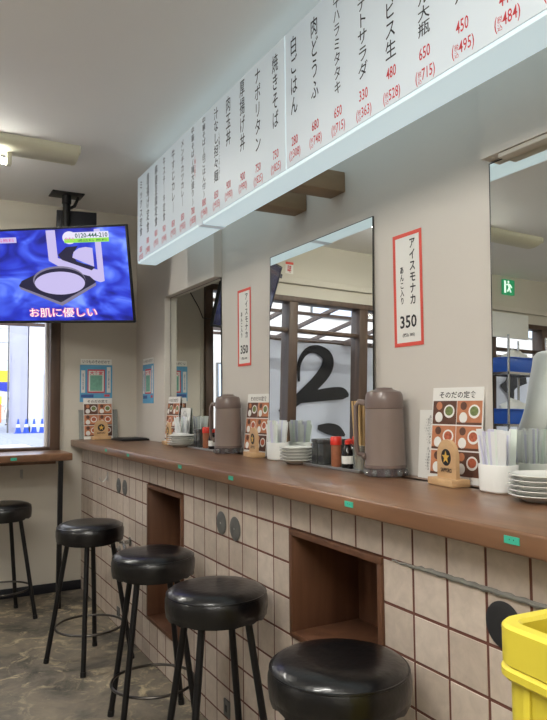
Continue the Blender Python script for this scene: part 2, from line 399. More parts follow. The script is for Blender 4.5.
def niche(n, label, D=.25):
    y0, y1, z0, z1 = n; tk = .018; yc = (y0 + y1) / 2; W = (y1 - y0) / 2 - .001; Hh = z1 - z0 - .002
    t = thing('wall_niche', label, 'niche', (0, yc, z0 + .001), -PI / 2, 'wooden niches in the tiled counter front')
    B().box(-W, W, -.008, D, 0, tk, .0015).obj('bottom_board', 'niche', t)
    B().box(-W, W, -.008, D, Hh - tk, Hh, .0015).obj('top_board', 'niche', t)
    for s in (-1, 1):
        B().box(*sorted((s * W, s * (W - tk))), -.008, D, tk, Hh - tk, .0015).obj('side_board', 'niche', t)
    B().box(-W + tk, W - tk, D - .01, D, tk, Hh - tk).obj('back_board', 'niche', t)
niche(N2, 'lower-height square wooden niche in the tiles, behind the nearest stool')
niche(N1, 'tall narrow wooden niche in the tiles, behind the middle stools', .24)

# worktop
ct = B().box(-.075, XA - .001, YN, YB - .002, .948, .993, .006, 3)
ct.box(.30, XB - .001, YN, 2.114, .95, .993)
ct = ct.obj('counter_top', 'counter'); tag(ct, 'long brown wooden counter top over the tiled bar front', 'counter')
for i, (y, nm) in enumerate(((-.946, '30'), (-.426, '29'), (.276, '28'), (.765, '27'), (1.494, '26'), (1.916, '25'))):
    s_ = B().box(-.0765, -.0749, y - .018, y + .018, .967, .981).obj('number_sticker', 'green', ct, label='small green sticker on the counter edge')
    text('sticker_mark', '・・', 'ink', s_, (-.0767, y, .975), (0, -1, 0), (0, 0, 1), .012, .003)

# window-side counter
wc = thing('window_counter', 'brown wooden shelf counter below the street window at left', 'counter', (-.145, YB, 0))
B().box(-2.2, 0, -.405, -.032, .886, .931, .006, 3).obj('top', 'counter', wc)
B().tube([(-.075, -.385, 0), (-.068, -.385, .886)], .019, 4).obj('leg', 'blackmetal', wc)
B().tube([(-1.9, -.385, 0), (-1.9, -.385, .886)], .019, 4).obj('leg', 'blackmetal', wc)
B().box(-2.2, -.03, -.036, -.002, .84, .886, .003).obj('wall_rail', 'counter', wc)
s_ = B().box(-.36, -.325, -.4065, -.4045, .901, .917).obj('number_sticker', 'green', wc, label='small green sticker on the shelf edge')
text('sticker_mark', '・・', 'ink', s_, (-.343, -.4068, .909), (1, 0, 0), (0, 0, 1), .012, .003)
def hook(name, label, loc, rz):
    t = thing(name, label, 'hook', loc, rz, 'coat hooks under the counters')
    B().box(-.009, .009, -.004, 0, -.022, .03, .001).obj('back_plate', 'steel', t)
    B().tube([(0, -.004, .015), (0, -.012, -.01), (0, -.03, -.026), (0, -.045, -.018), (0, -.048, .002)], .0028, 8).obj('prong', 'steel', t)
hook('coat_hook', 'small metal hook on the wall under the window shelf', (-.385, YB, .78), 0)
hook('coat_hook', 'small metal hook on the tiles near the far end of the bar', (0, 2.154, .80), -PI / 2)

# ------------------------------------------------------------------ covers and taps on tiles
def cover(y, z, label, m, group, r=.043):
    mt_ = Matrix.Rotation(-PI / 2, 4, 'Y')
    t = thing('round_cover', label, 'socket cover', (-.0012, y, z), 0, group)
    B().lathe([(0, .0045), (r * .55, .0045), (r * .85, .004), (r, .0018), (r, 0), (0, 0)], 40, mtx=mt_).obj('cover_plate', m, t)
    B().lathe([(0, .0052), (.004, .0052), (.0045, .004)], 12, mtx=mt_).obj('screw', 'steel', t)
cover(.522, .779, 'grey round cover on the tiles, left one of the middle pair', 'greyplate', 'round covers on the tiles')
cover(.401, .776, 'grey round cover on the tiles, right one of the middle pair', 'greyplate', 'round covers on the tiles')
cover(1.92, .774, 'grey round cover on the tiles, left one of the far pair', 'greyplate', 'round covers on the tiles')
cover(1.80, .776, 'grey round cover on the tiles, right one of the far pair', 'greyplate', 'round covers on the tiles')
cover(-.852, .783, 'black round cover on the tiles beside the yellow crate', 'darkdisc', 'round covers on the tiles', .047)
t = thing('gas_tap', 'small chrome gas tap on the tiles between the far stools', 'tap', (0, 1.70, .505), -PI / 2)
B().lathe([(.024, 0), (.024, .004), (.012, .007), (.009, .03), (.013, .032), (.013, .044), (0, .046)], 20, mtx=Matrix.Rotation(PI / 2, 4, 'X')).obj('body', 'chrome', t)
B().tube([(0, -.038, 0), (.03, -.04, -.012), (.05, -.042, -.026)], [.008, .007, .009], 12).obj('spout', 'chrome', t)
B().box(-.006, .006, -.06, -.044, -.004, .034, .003).obj('handle', 'chrome', t)
t = thing('gas_tap', 'dark hanging valve on the tiles left of the chrome tap', 'tap', (0, 1.90, .43), -PI / 2)
B().lathe([(.018, 0), (.018, .004), (.008, .007), (.007, .025), (0, .026)], 16, mtx=Matrix.Rotation(PI / 2, 4, 'X')).obj('body', 'steel', t)
B().tube([(0, -.02, .006), (0, -.026, -.03), (0, -.024, -.06)], [.008, .008, .010], 10).obj('hose_end', 'blackplastic', t)
for y, z, lb in ((.474, .119, 'small grey outlet plate low on the tiles behind the second nearest stool'), (1.908, .085, 'small grey outlet plate low on the tiles near the farthest bar stool')):
    t = thing('outlet_plate', lb, 'outlet', (0, y, z), -PI / 2)
    B().box(-.024, .024, -.008, -.0006, -.03, .03, .003).obj('plate', 'greyplate', t)
    B().box(-.008, .008, -.0095, -.008, -.012, .012, .0005).obj('socket', 'darkdisc', t)

# ------------------------------------------------------------------ stools
def make_stool(label, loc, rz):
    t = thing('bar_stool', label, 'stool', loc, rz, 'black round bar stools')
    r = .161
    seat = B().lathe([(0, .656), (r * .5, .660), (r * .78, .658), (r * .90, .651), (r * .97, .639), (r, .622), (r * .998, .60), (r * .99, .588), (r * .97, .580), (r * .6, .576), (0, .576)], 56).obj('seat', 'vinyl', t, ang=60)
    B().tube([(r * .965 * math.cos(a), r * .965 * math.sin(a), .640) for a in [2 * PI * i / 56 for i in range(56)]], .003, 6, closed=True).obj('seam', 'vinyl', seat)
    fr_ = B(); n = 72
    ringo = [((r * .992) * math.cos(2 * PI * i / n), (r * .992) * math.sin(2 * PI * i / n)) for i in range(n)]
    top = [fr_.bm.verts.new((x, y, .597)) for x, y in ringo]; bot = [fr_.bm.verts.new((x * .985, y * .985,   .573 + .0028 * math.sin(i * 1.5))) for i, (x, y) in enumerate(ringo)]
    for i in range(n): fr_.bm.faces.new((top[i], bot[i], bot[(i + 1) % n], top[(i + 1) % n]))
    fr_.obj('edge_skirt', 'vinyl', seat)
    B().lathe([(.125, .577), (.125, .56), (0, .56)], 32).obj('seat_plate', 'blackmetal', t)
    for k in range(4):
        a = k * PI / 2; c_, s_ = math.cos(a), math.sin(a)
        lg = B().tube([(c_ * .199, s_ * .199, .012), (c_ * .106, s_ * .106, .563)], [.0115, .0115], 12).obj('leg', 'blackmetal', t)
        B().tube([(c_ * .201, s_ * .201, 0), (c_ * .1975, s_ * .1975, .022)], .0135, 12).obj('foot_cap', 'blackplastic', lg)
    B().tube([(.158 * math.cos(a), .158 * math.sin(a), .168) for a in [2 * PI * i / 48 for i in range(48)]], .0055, 8, closed=True).obj('foot_ring', 'ring', t)
    return t
st = make_stool('black round stool against the bar, farthest of the four at the bar', (-.255, 1.515, 0), R(69))
copy_tree(st, 'black round stool at the bar in front of the tall wooden niche', (-.198, .73, 0), R(37))
copy_tree(st, 'black round stool at the bar between the two wooden niches', (-.188, .145, 0), R(41.5))
copy_tree(st, 'nearest black round stool with only its seat in view below the square niche', (-.192, -.545, 0), R(50))
copy_tree(st, 'black round stool under the window shelf at the left edge', (-.545, 2.42, 0), R(59))

# ------------------------------------------------------------------ yellow crates
def make_crate(label, loc, rz):
    t = thing('bottle_crate', label, 'crate', loc, rz, 'stacked yellow bottle crates')
    L, W, Hh = .36, .44, .3245; tk = .012
    def ring_(z0, z1, ex, r, thick):
        b_ = B(); 
        def loop(e, z, rr):
            out = []
            x1, y1 = L / 2 + e, W / 2 + e
            for cx, cy, a0 in ((x1 - rr, y1 - rr, 0), (-x1 + rr, y1 - rr, 90), (-x1 + rr, -y1 + rr, 180), (x1 - rr, -y1 + rr, 270)):
                for i in range(7):
                    a = R(a0 + 15 * i); out.append(b_.bm.verts.new((cx + rr * math.cos(a), cy + rr * math.sin(a), z)))
            return out
        e = .004
        ls = [loop(ex - thick, z0, r - thick), loop(ex - e, z0, r - e), loop(ex, z0 + e, r), loop(ex, z1 - e, r), loop(ex - e, z1, r - e), loop(ex - thick + e, z1, r - thick + e), loop(ex - thick, z1 - e, r - thick)]
        for a, c in zip(ls, ls[1:] + ls[:1]):
            for i in range(28): b_.bm.faces.new((a[i], a[(i + 1) % 28], c[(i + 1) % 28], c[i]))
        return b_
    ring_(0, Hh - .01, -.007, .032, .008).obj('wall_panel', 'yellow', t)
    ring_(Hh - .048, Hh, 0, .034, .022).obj('rim', 'yellow', t)
    ring_(Hh - .062, Hh - .046, .0018, .036, .02).obj('lower_lip', 'yellow', t)
    ring_(Hh - .2, Hh - .19, -.006, .036, .012).obj('lower_lip', 'yellow', t)
    for i in range(5):
        x = -L / 2 + .05 + i * (L - .1) / 4
        for sy in (-1, 1): B().box(x - .005, x + .005, *sorted((sy * (W / 2 - .013), sy * (W / 2 - .004))), .01, Hh - .05, .001).obj('rib', 'yellow', t)
    for i in range(4):
        y = -W / 2 + .05 + i * (W - .1) / 3
        for sx in (-1, 1): B().box(*sorted((sx * (L / 2 - .013), sx * (L / 2 - .004))), y - .005, y + .005, .01, Hh - .05, .001).obj('rib', 'yellow', t)
    B().box(-L / 2 + .02, L / 2 - .02, -W / 2 + .02, W / 2 - .02, .004, .012).obj('bottom', 'yellow', t)
    d = B()
    for i in range(1, 5): d.box(-L / 2 + i * L / 5 - .002, -L / 2 + i * L / 5 + .002, -W / 2 + .02, W / 2 - .02, .012, .12)
    for i in range(1, 4): d.box(-L / 2 + .02, L / 2 - .02, -W / 2 + i * W / 4 - .002, -W / 2 + i * W / 4 + .002, .012, .12)
    d.obj('divider', 'yellow', t)
    return t
cyw = R(-3)
cc = Vector((-.452, -1.252, 0)) + Matrix.Rotation(cyw, 3, 'Z') @ Vector((.18, -.22, 0))
cr0 = make_crate('yellow plastic crate on top of the stack at lower right', (cc.x, cc.y, .651), cyw)
copy_tree(cr0, 'yellow plastic crate in the middle of the stack, below the top one', (cc.x, cc.y, .3255), cyw)
copy_tree(cr0, 'yellow plastic crate standing on the floor at the bottom of the stack', (cc.x, cc.y, 0), cyw)

# ------------------------------------------------------------------ mirrors
def mirror(label, y0, y1, z0, z1, tilt=0, x=XB - .004):
    if tilt: x = XB - .022
    W = (y1 - y0) / 2
    t = thing('wall_mirror', label, 'mirror', (x, (y0 + y1) / 2, z0), -PI / 2, 'mirrors above the counter')
    t.rotation_euler = (tilt, 0, -PI / 2)
    h = z1 - z0
    B().box(-W, W, -.002, .002, 0, h).obj('glass', 'mirror', t, smooth=False)
    for s in (-1, 1): B().box(*sorted((s * W, s * (W + .0018))), -.003, .002, 0, h).obj('edge_strip', 'blackplastic', t)
    B().box(-W - .0018, W + .0018, -.003, .002, h, h + .002).obj('edge_strip', 'blackplastic', t)
MT2 = R(-1.05)
mirror('narrow mirror in the far recess beside the blue side poster', 1.357, 2.112, .994, 1.881)
mirror('tall mirror in the middle of the bar wall, reflecting window and white banner', .047, .806, .994, 1.880, MT2)
mirror('large mirror at the right edge under the soffit, reflecting exit sign', -1.6, -.498, .994, 1.894, MT2)
t = B().box(XA + .004, XB - .006, -1.6, -.56, 1.886, 1.899, .002).obj('trim_4', 'backwall'); struct(t)

# ------------------------------------------------------------------ light box menu sign
sg = thing('menu_light_box', 'long white illuminated menu board with handwritten dishes hung below the ceiling', 'menu sign', (.045, .0, 1.995))
SY0, SY1 = -2.6, 1.735; SH = 2.474 - 1.995; SD = .107
B().box(0, SD, SY0, SY1, 0.0, SH, .006, 2).obj('housing', 'signedge', sg, label='glowing white casing')
ys_ = [SY1 - .006, 0.079, -1.417, SY0 + .01]
for a, c in zip(ys_, ys_[1:]):
    B().box(-.003, .001, c + .004, a - .004, .012, SH - .006, .001).obj('face_panel', 'signface', sg)
for y in (.826,): B().box(-.0036, SD + .0008, y - .022, y + .022, -.0008, .03).obj('joint_tape', 'signface', sg)
COLS = [(1.6615, 2.4346, 2.1344, 2.0626, 2.0165, 'ミックス定食', '850', '935'), (1.5445, 2.4466, 2.127, 2.0865, 2.034, '唐揚げ定食', '800', '880'), (1.4119, 2.4466, 2.1298, 2.0939, 2.0423, '麻婆豆腐定食', '850', '935'),
 (1.2904, 2.4484, 2.127, 2.0893, 2.0368, '牛ステーキ定食', '950', '1045'), (1.1614, 2.4429, 2.1362, 2.0837, 2.0377, '牛すじカレー', '850', '935'), (1.0381, 2.4456, 2.1353, 2.0847, 2.0377, 'メンチカツカレー', '850', '935'),
 (0.911, 2.4604, 2.1031, 2.0801, 2.0349, '中華そば(麺大盛り)', '780', '858'), (0.783, 2.4567, 2.104, 2.0847, 2.0386, '中華そば(白ごはん付)', '880', '968'), (0.6541, 2.4466, 2.1353, 2.0819, 2.0377, '汁なし担々麺', '850', '935'),
 (0.5343, 2.4447, 2.2467, 2.0883, 2.0441, '肉玉丼', '900', '990'), (0.4073, 2.4539, 2.1823, 2.0828, 2.0405, '厚揚げ丼', '900', '990'), (0.2802, 2.4438, 2.1399, 2.0773, 2.0303, 'ナポリタン', '750', '825'),
 (0.1476, 2.4346, 2.1768, 2.0819, 2.0331, '焼きそば', '750', '825'), (0.0187, 2.4392, 2.1768, 2.0865, 2.0405, '白ごはん', '280', '308'), (-0.1084, 2.4374, 2.1768, 2.0902, 2.0395, '肉どうふ', '680', '748'),
 (-0.2336, 2.441, 2.1381, 2.0837, 2.0331, '牛ハラミタタキ', '650', '715'), (-0.3598, 2.418, 2.1307, 2.0837, 2.0303, 'ポテトサラダ', '330', '363'), (-0.4823, 2.3351, 2.1307, 2.093, 2.0294, 'ヱビス生', '480', '528'),
 (-0.6121, 2.3213, 2.1279, 2.0856, 2.0285, 'ビール大瓶', '650', '715'), (-0.7401, 2.3536, 2.1464, 2.0893, 2.0359, 'ハイボール', '450', '495'), (-0.8699, 2.3628, 2.1473, 2.0847, 2.0359, 'レモンサワー', '440', '484'), (-0.9979, 2.4272, 2.1464, 2.0819, 2.0349, 'ウーロン茶', '200', '220')]
for y, zt, zb, p1, p2, nm, a, b_ in COLS:
    fw_ = .043 if len(nm) < 7 else .034
    text('menu_lettering', nm, 'ink', sg, (-.0036, y, (zt + zb) / 2 - 1.995), (0, -1, 0), (0, 0, 1), fw_, zt - zb, off=.006, vertical=True, shear=0)
    text('price_lettering', a, 'redink', sg, (-.0036, y, p1 - 1.995), (0, -1, 0), (0, 0, 1), .040, .031, off=.01)
    text('price_lettering', '(  %s)' % b_, 'redink', sg, (-.0036, y, p2 - 1.995), (0, -1, 0), (0, 0, 1), .070, .038, off=.006)
    text('price_lettering', '税\n込', 'redink', sg, (-.0036, y + .020, p2 - 1.995), (0, -1, 0), (0, 0, 1), .014, .032, off=.0)
text('price_lettering', '(麺大盛り', 'redink', sg, (-.0038, 0.885, 2.271 - 1.995), (0, -1, 0), (0, 0, 1), .016, .10, vertical=True)
text('menu_lettering', '(大盛り・ごはん付)', 'ink', sg, (-.0036, 0.623, 2.234 - 1.995), (0, -1, 0), (0, 0, 1), .014, .2, vertical=True)
# brackets
for y, lb in ((.548, 'pale wooden block bracing the sign, left one of two'), (.27, 'pale wooden block bracing the sign, right one of two')):
    o = B().box(.1525, XB - .0005, y - .05, y + .05, 2.018, 2.095, .004).obj('wood_block', 'plankwood'); tag(o, lb, 'bracket', 'wooden blocks behind the light box')

# ------------------------------------------------------------------ red bordered paper notices
def notice(label, y, z, rz=0):
    W, Hh = .0725, .1875
    t = thing('paper_notice', label, 'notice', (XB - .0015, y, z), -PI / 2, 'red bordered ice cream notices on the wall')
    t.rotation_euler = (0, R(rz), -PI / 2)
    B().box(-W, W, -.0005, .0005, -Hh, Hh).obj('sheet', 'paper', t)
    f = B(); bw = .0125
    f.box(-W, W, -.0012, -.0006, Hh - bw, Hh); f.box(-W, W, -.0012, -.0006, -Hh, -Hh + bw)
    f.box(-W, -W + bw, -.0012, -.0006, -Hh + bw, Hh - bw); f.box(W - bw, W, -.0012, -.0006, -Hh + bw, Hh - bw)
    f.obj('red_border', 'red', t, label='red painted border')
    T = lambda s, x, z_, w_, h_, v=True: text('lettering', s, 'ink', t, (x, -.0014, z_), (1, 0, 0), (0, 0, 1), w_, h_, off=.02, vertical=v)
    T('アイスモナカ', .026, .055, .028, .215); T('あんこ入り', -.028, .015, .020, .125); T('350', 0, -.107, .082, .042, False); T('(税込 385)', 0, -.151, .06, .014, False)
notice('red bordered vertical notice between the two larger mirrors', -.128, 1.597, 0)
notice('red bordered vertical notice between the far mirror and the middle mirror', 1.089, 1.595, 0)

# ------------------------------------------------------------------ blue posters
def poster(label, loc, rz, W, Hh):
    t = thing('blue_poster', label, 'poster', loc, rz, 'blue posters in the far corner')
    w2 = W / 2
    B().box(-w2, w2, -.0012, 0, 0, Hh).obj('sheet', 'blueposter', t)
    P = lambda nm, m, x0, x1, z0, z1, d: B().box(x0 * W, x1 * W, -.0012 - .0003 * d, -.0012 - .0003 * (d - 1), z0 * Hh, z1 * Hh).obj(nm, m, t)
    P('frame_print', 'posterred', -.27, .27, .24, .88, 1); P('frame_inner', 'paper', -.235, .235, .28, .84, 2); P('centre_print', 'postergreen', -.19, .19, .30, .72, 3)
    P('side_strip', 'paper', -.46, -.34, .25, .85, 1); P('side_strip', 'paper', .33, .45, .25, .95, 1); P('bottom_print', 'postershade', -.46, -.08, .12, .2, 1); P('bottom_print', 'posterred', .25, .42, .14, .2, 1)
    text('lettering', '大食堂', 'posterred', t, (0, -.0026, .78 * Hh), (1, 0, 0), (0, 0, 1), W * .40, Hh * .1, off=.03)
    text('lettering', '毎日営業', 'postershade', t, (-.40 * W, -.0018, .55 * Hh), (1, 0, 0), (0, 0, 1), W * .05, Hh * .45, vertical=True)
    text('lettering', '本日開催中', 'postershade', t, (.39 * W, -.0018, .6 * Hh), (1, 0, 0), (0, 0, 1), W * .05, Hh * .5, vertical=True)
    B().box(-w2 * .96, w2 * .96, -.001, 0, Hh * 1.01, Hh * 1.16).obj('title_strip', 'paper', t)
    text('lettering', 'いつものそのだので', 'ink', t, (0, -.0014, Hh * 1.085), (1, 0, 0), (0, 0, 1), W * .84, Hh * .085, off=.01)
    return t
poster('blue poster with a green centre taped to the back wall above the menu stand', (.095, YB - .001, 1.245), 0, .222, .254)
poster('narrow looking blue poster on the side wall right of the room corner', (XA - .001, 2.43, 1.232), -PI / 2, .222, .254)

# ------------------------------------------------------------------ television
tvc = Vector((-.275, 2.325, 2.004)); yaw, tl_, ro = R(-43.7), R(15.6), R(-2.1)
r0 = Vector((math.cos(yaw), math.sin(yaw), 0)); n0 = Vector((math.sin(yaw), -math.cos(yaw), 0)); up0 = math.cos(tl_) * Vector((0, 0, 1)) + math.sin(tl_) * n0
r2 = math.cos(ro) * r0 + math.sin(ro) * up0; u2 = math.cos(ro) * up0 - math.sin(ro) * r0; f2 = u2.cross(r2) * -1  # f2 = r2 x u2
f2 = r2.cross(u2)
tv = thing('television', 'flat television hung from the ceiling showing a powder compact on blue satin', 'television')
tv.matrix_world = Matrix(((r2.x, -f2.x, u2.x, tvc.x), (r2.y, -f2.y, u2.y, tvc.y), (r2.z, -f2.z, u2.z, tvc.z), (0, 0, 0, 1)))
Wt, Ht = .495, .287
B().box(-Wt, Wt, 0, .014, -Ht, Ht, .004).obj('casing', 'blackplastic', tv)
B().box(-Wt * .8, Wt * .8, .014, .065, -Ht * .8, Ht * .6, .012).obj('rear_housing', 'blackplastic', tv)
bz = B(); q = .012
bz.box(-Wt, Wt, -.006, 0, Ht - q, Ht, .002); bz.box(-Wt, Wt, -.006, 0, -Ht, -Ht + q * 1.3, .002); bz.box(-Wt, -Wt + q, -.006, 0, -Ht, Ht, .002); bz.box(Wt - q, Wt, -.006, 0, -Ht, Ht, .002)
bz.obj('bezel', 'blackplastic', tv)
scn = B().box(-Wt + q, Wt - q, -.0025, -.0005, -Ht + q * 1.3, Ht - q).obj('screen', 'satin', tv, label='lit screen with blue satin picture')
# screen picture: coordinates in metres from screen centre (fitted from fractions of the picture)
def SP(nm, m, poly, d): B().prism(poly, -.0026 - .0003 * d, -.0026 - .0003 * (d - 1), 'xz').obj(nm, m, scn, smooth=False)
# px(547 wide crop, 140px wide) -> fraction: right edge 520 = x .468 ; width per px
def sx(px): 
    a = (px - 505) / (505 - 0)   # 0 at right edge, -1 at crop's left edge
    return .481 + a * .758 * (1 - .19 * a)
def sz(py): return .270 - (py - 30) / (395 - 30) * .546
def S(pts): return [(sx(x), sz(y)) for x, y in pts]
SP('compact_lid', 'sc_lilac', S([(196, 30), (196, 150), (240, 180), (385, 240), (402, 235), (402, 32), (378, 32), (378, 190), (230, 140), (230, 30)]), 1)
SP('compact_hinge', 'sc_dark', S([(232, 128), (245, 148), (355, 192), (370, 180), (300, 155), (285, 130), (310, 95), (265, 98)]), 2)
SP('compact_mirror', 'sc_lilac', S([(285, 140), (292, 118), (312, 104), (340, 100), (366, 105), (366, 178)]), 3)
SP('compact_case', 'sc_dark', S([(78, 248), (90, 228), (185, 182), (230, 178), (345, 215), (368, 238), (250, 318), (225, 328), (90, 262)]), 4)
SP('compact_case_side', 'sc_mid', S([(78, 250), (225, 318), (368, 240), (366, 252), (228, 332), (84, 262)]), 5)
def ell(cx, cy, rx, ry, n=36): return S([(cx + rx * math.cos(2 * PI * i / n), cy + ry * math.sin(2 * PI * i / n)) for i in range(n)])
SP('compact_rim', 'sc_mid', ell(229, 228, 98, 56), 6); SP('compact_rim_shadow', 'sc_dark', ell(231, 231, 95, 51), 7); SP('powder', 'sc_lilac', ell(230, 240, 94, 46), 8)
def ST(s, m, x0, x1, y0, y1, d, off=0): 
    a, b_, c, e = sx(x0), sx(x1), sz(y0), sz(y1)
    text('caption', s, m, scn, ((a + b_) / 2, -.0026 - .0003 * d, (c + e) / 2), (1, 0, 0), (0, 0, 1), b_ - a, c - e, off=off)
SP('caption_backing', 'sc_lilac', S([(-60, 52), (88, 52), (88, 74), (-60, 74)]), 1); ST('送料無料', 'sc_pink', 0, 80, 56, 71, 2, .01)
SP('caption_backing', 'sc_white', ell(282, 62, 26, 25), 9); SP('caption_backing', 'sc_white', S([(296, 42), (436, 42), (436, 70), (296, 70)]), 9)
SP('caption_backing', 'sc_green', S([(262, 66), (436, 66), (436, 82), (262, 82)]), 10)
ST('0120-444-210', 'sc_dgreen', 304, 432, 46, 64, 11, .02); ST('通話料 無料', 'sc_dgreen', 312, 428, 69, 80, 11); ST('今すぐ', 'sc_pink', 264, 300, 60, 74, 12, .02)
ST('お肌に優しい', 'sc_pink', 104, 362, 338, 380, 9, .07); ST('お肌に優しい', 'sc_cream', 106, 360, 340, 378, 10, .0)
# mount
tm = thing('ceiling_mount', 'black ceiling bracket and pole carrying the television', 'bracket', (-.175, 2.54, H))
B().box(-.10, .10, -.07, .07, -.008, 0, .002).obj('ceiling_plate', 'blackmetal', tm)
B().tube([(0, 0, -.008), (0, 0, -.62)], .024, 16).obj('pole', 'blackmetal', tm)
B().lathe([(.03, 0), (.03, -.05), (.022, -.06)], 16, (0, 0, -.008)).obj('collar', 'blackmetal', tm)
B().tube([(0, 0, -.10), (.05, -.0, -.07), (.075, .0, -.01)], .01, 8).obj('brace', 'blackmetal', tm)
B().box(-.02, .02, -.13, .02, -.58, -.54, .004, mtx=Matrix.Rotation(R(-30), 4, 'Z')).obj('arm', 'blackmetal', tm)
bxo = B().box(.065 - .125, .065 + .125, .03, .08, -.30, -.095, .004, mtx=Matrix.Rotation(R(-10), 4, 'Z')).obj('equipment_box', 'baseboard', tm)
cb = B().tube([(-.03, YB - .012, 2.06), (-.10, YB - .02, 1.94), (-.12, YB - .05, 1.86), (-.16, YB - .14, 1.84), (-.22, 2.56, 1.90)], .004, 8).obj('power_cable', 'blackplastic'); tag(cb, 'thin black cable looping from the television to the back wall', 'cable')

# ------------------------------------------------------------------ ceiling fluorescent fixtures
def fixture(label, x0, x1, y, tube0, tube1, power=LAMP_W):
    t = thing('fluorescent_fixture', label, 'ceiling light', (0, y, H), 0, 'ceiling fluorescent fixtures')
    h = B(); n = 10; w2 = .105
    prof = [(-w2, 0), (-w2 * .98, -.018)] + [(w2 * math.sin(R(-75 + 150 * i / n)) * .98, -.012 - .05 * math.cos(R(-75 + 150 * i / n))) for i in range(n + 1)] + [(w2 * .98, -.018), (w2, 0)]
    h.prism([(a, b_) for a, b_ in prof], x0, x1, 'yz'); h.obj('housing', 'fixture', t)
    B().tube([(tube0, -.0, -.105), (tube1, -.0, -.105)], .016, 14).obj('tube', 'tube', t, label='lit fluorescent tube')
    for x in (tube0 - .0, tube1): B().box(x - .012, x + .012, -.02, .02, -.125, -.055, .003).obj('socket', 'fixture', t)
    for x in (x0, x1): B().box(x - .004, x + .004, -w2, w2, -.04, 0, .002).obj('end_cap', 'fixture', t)
    L = bpy.data.lights.new('tube_light', 'AREA'); L.shape = 'RECTANGLE'; L.size = abs(tube1 - tube0); L.size_y = .04; L.energy = power; L.color = (1, .975, .94)
    lo = bpy.data.objects.new('tube_light', L); C.objects.link(lo); lo.parent = t; lo.location = ((tube0 + tube1) / 2, 0, -.124)
fixture('ceiling fluorescent fixture with one lit tube, seen at upper left', -2.45, -.285, 1.77, -1.85, -.62, LAMP_W)
fixture('ceiling fluorescent fixture over the middle of the room', -2.4, -.5, -.8, -2.0, -.7, LAMP_W * 1.9)
fixture('ceiling fluorescent fixture at the rear of the room', -2.4, -.5, -2.2, -2.2, -.7, LAMP_W * 1.25)
fixture('ceiling fluorescent fixture over the left part of the room', -4.3, -3.0, .6, -4.2, -3.1, LAMP_W)

# ------------------------------------------------------------------ things on the counter
ZC = .9935
def make_card(label, loc, rz, tilt=R(-6), w_=.196, h_=.278, rows=3):
    t = thing('menu_card', label, 'menu', loc, rz, 'photo menu cards on the counter', tilt)
    B().box(-w_ / 2, w_ / 2, -.001, .001, 0, h_).obj('card', 'paper', t)
    text('title_lettering', 'そのだの定食', 'ink', t, (0, -.0014, h_ - .022), (1, 0, 0), (0, 0, 1), w_ * .72, .021, off=.015)
    text('footer_lettering', '各種 税込', 'ink', t, (w_ * .28, -.0014, .012), (1, 0, 0), (0, 0, 1), .03, .007)
    for side in (-1, 1):
        yb = -.001 if side < 0 else .001
        for r in range(rows):
            for c in range(2):
                x0 = -w_ / 2 + .004 + c * (w_ - .006) / 2; x1 = x0 + (w_ - .010) / 2 - .000; z1 = h_ - .04 - r * .074; z0 = z1 - .070
                ph = B().box(x0, x1, *sorted((yb, yb + side * .0003)), z0, z1).obj('dish_photo', 'traywood' if (r + c) % 3 else 'darkphoto', t)
                d = yb + side * .0003; cx, cz = (x0 + x1) / 2, (z0 + z1) / 2
                def dd(nm, m, px, pz, rr, k, sy=1): B().prism(disc_poly(px, pz, rr, 20, sy), *sorted((d + side * .0002 * (k - 1), d + side * .0002 * k)), 'xz').obj(nm, m, ph, smooth=False)
                dd('plate', 'paper', cx + .018, cz + .004, .021, 1, .95); dd('food', 'bowlgreen' if (r == 0) else 'bowlred', cx + .018, cz + .005, .0155, 2, .9)
                dd('rice_bowl', 'paper', cx - .022, cz - .014, .015, 1, 1.05); dd('soup_bowl', 'darkphoto' if (r + c) % 3 else 'traywood', cx - .022, cz + .02, .012, 1)
                B().box(x0, x1, *sorted((d, d + side * .0002)), z0, z0 + .007).obj('caption_bar', 'darkphoto', ph)
    return t
def make_textcard(label, loc, rz, tilt=R(-9), w_=.15, h_=.21):
    t = thing('text_menu_card', label, 'menu', loc, rz, 'white text menu cards on the counter', tilt)
    B().box(-w_ / 2, w_ / 2, -.001, .001, 0, h_).obj('card', 'paper', t)
    lines = '\n'.join(['品 書 き', '・瓶ビール  650', '・生ビール  480', '・ハイボール 450', '・レモンサワー 440', '・ウーロン茶 200', '・日本酒   400', '・焼酎    400', '・コーラ   200', '・枝豆    250', '', 'お つ ま み', '・冷奴    280', '・キムチ   280', '・唐揚げ   480', '・肉どうふ  680', '・焼きそば  750', '・白ごはん  280', '・みそ汁   150'])
    text('lettering', lines, 'ink', t, (-.01, -.0014, h_ * .52), (1, 0, 0), (0, 0, 1), w_ * .55, h_ * .80)
    text('lettering', lines, 'ink', t, (.01, .0014, h_ * .52), (-1, 0, 0), (0, 0, 1), w_ * .78, h_ * .84)
    return t
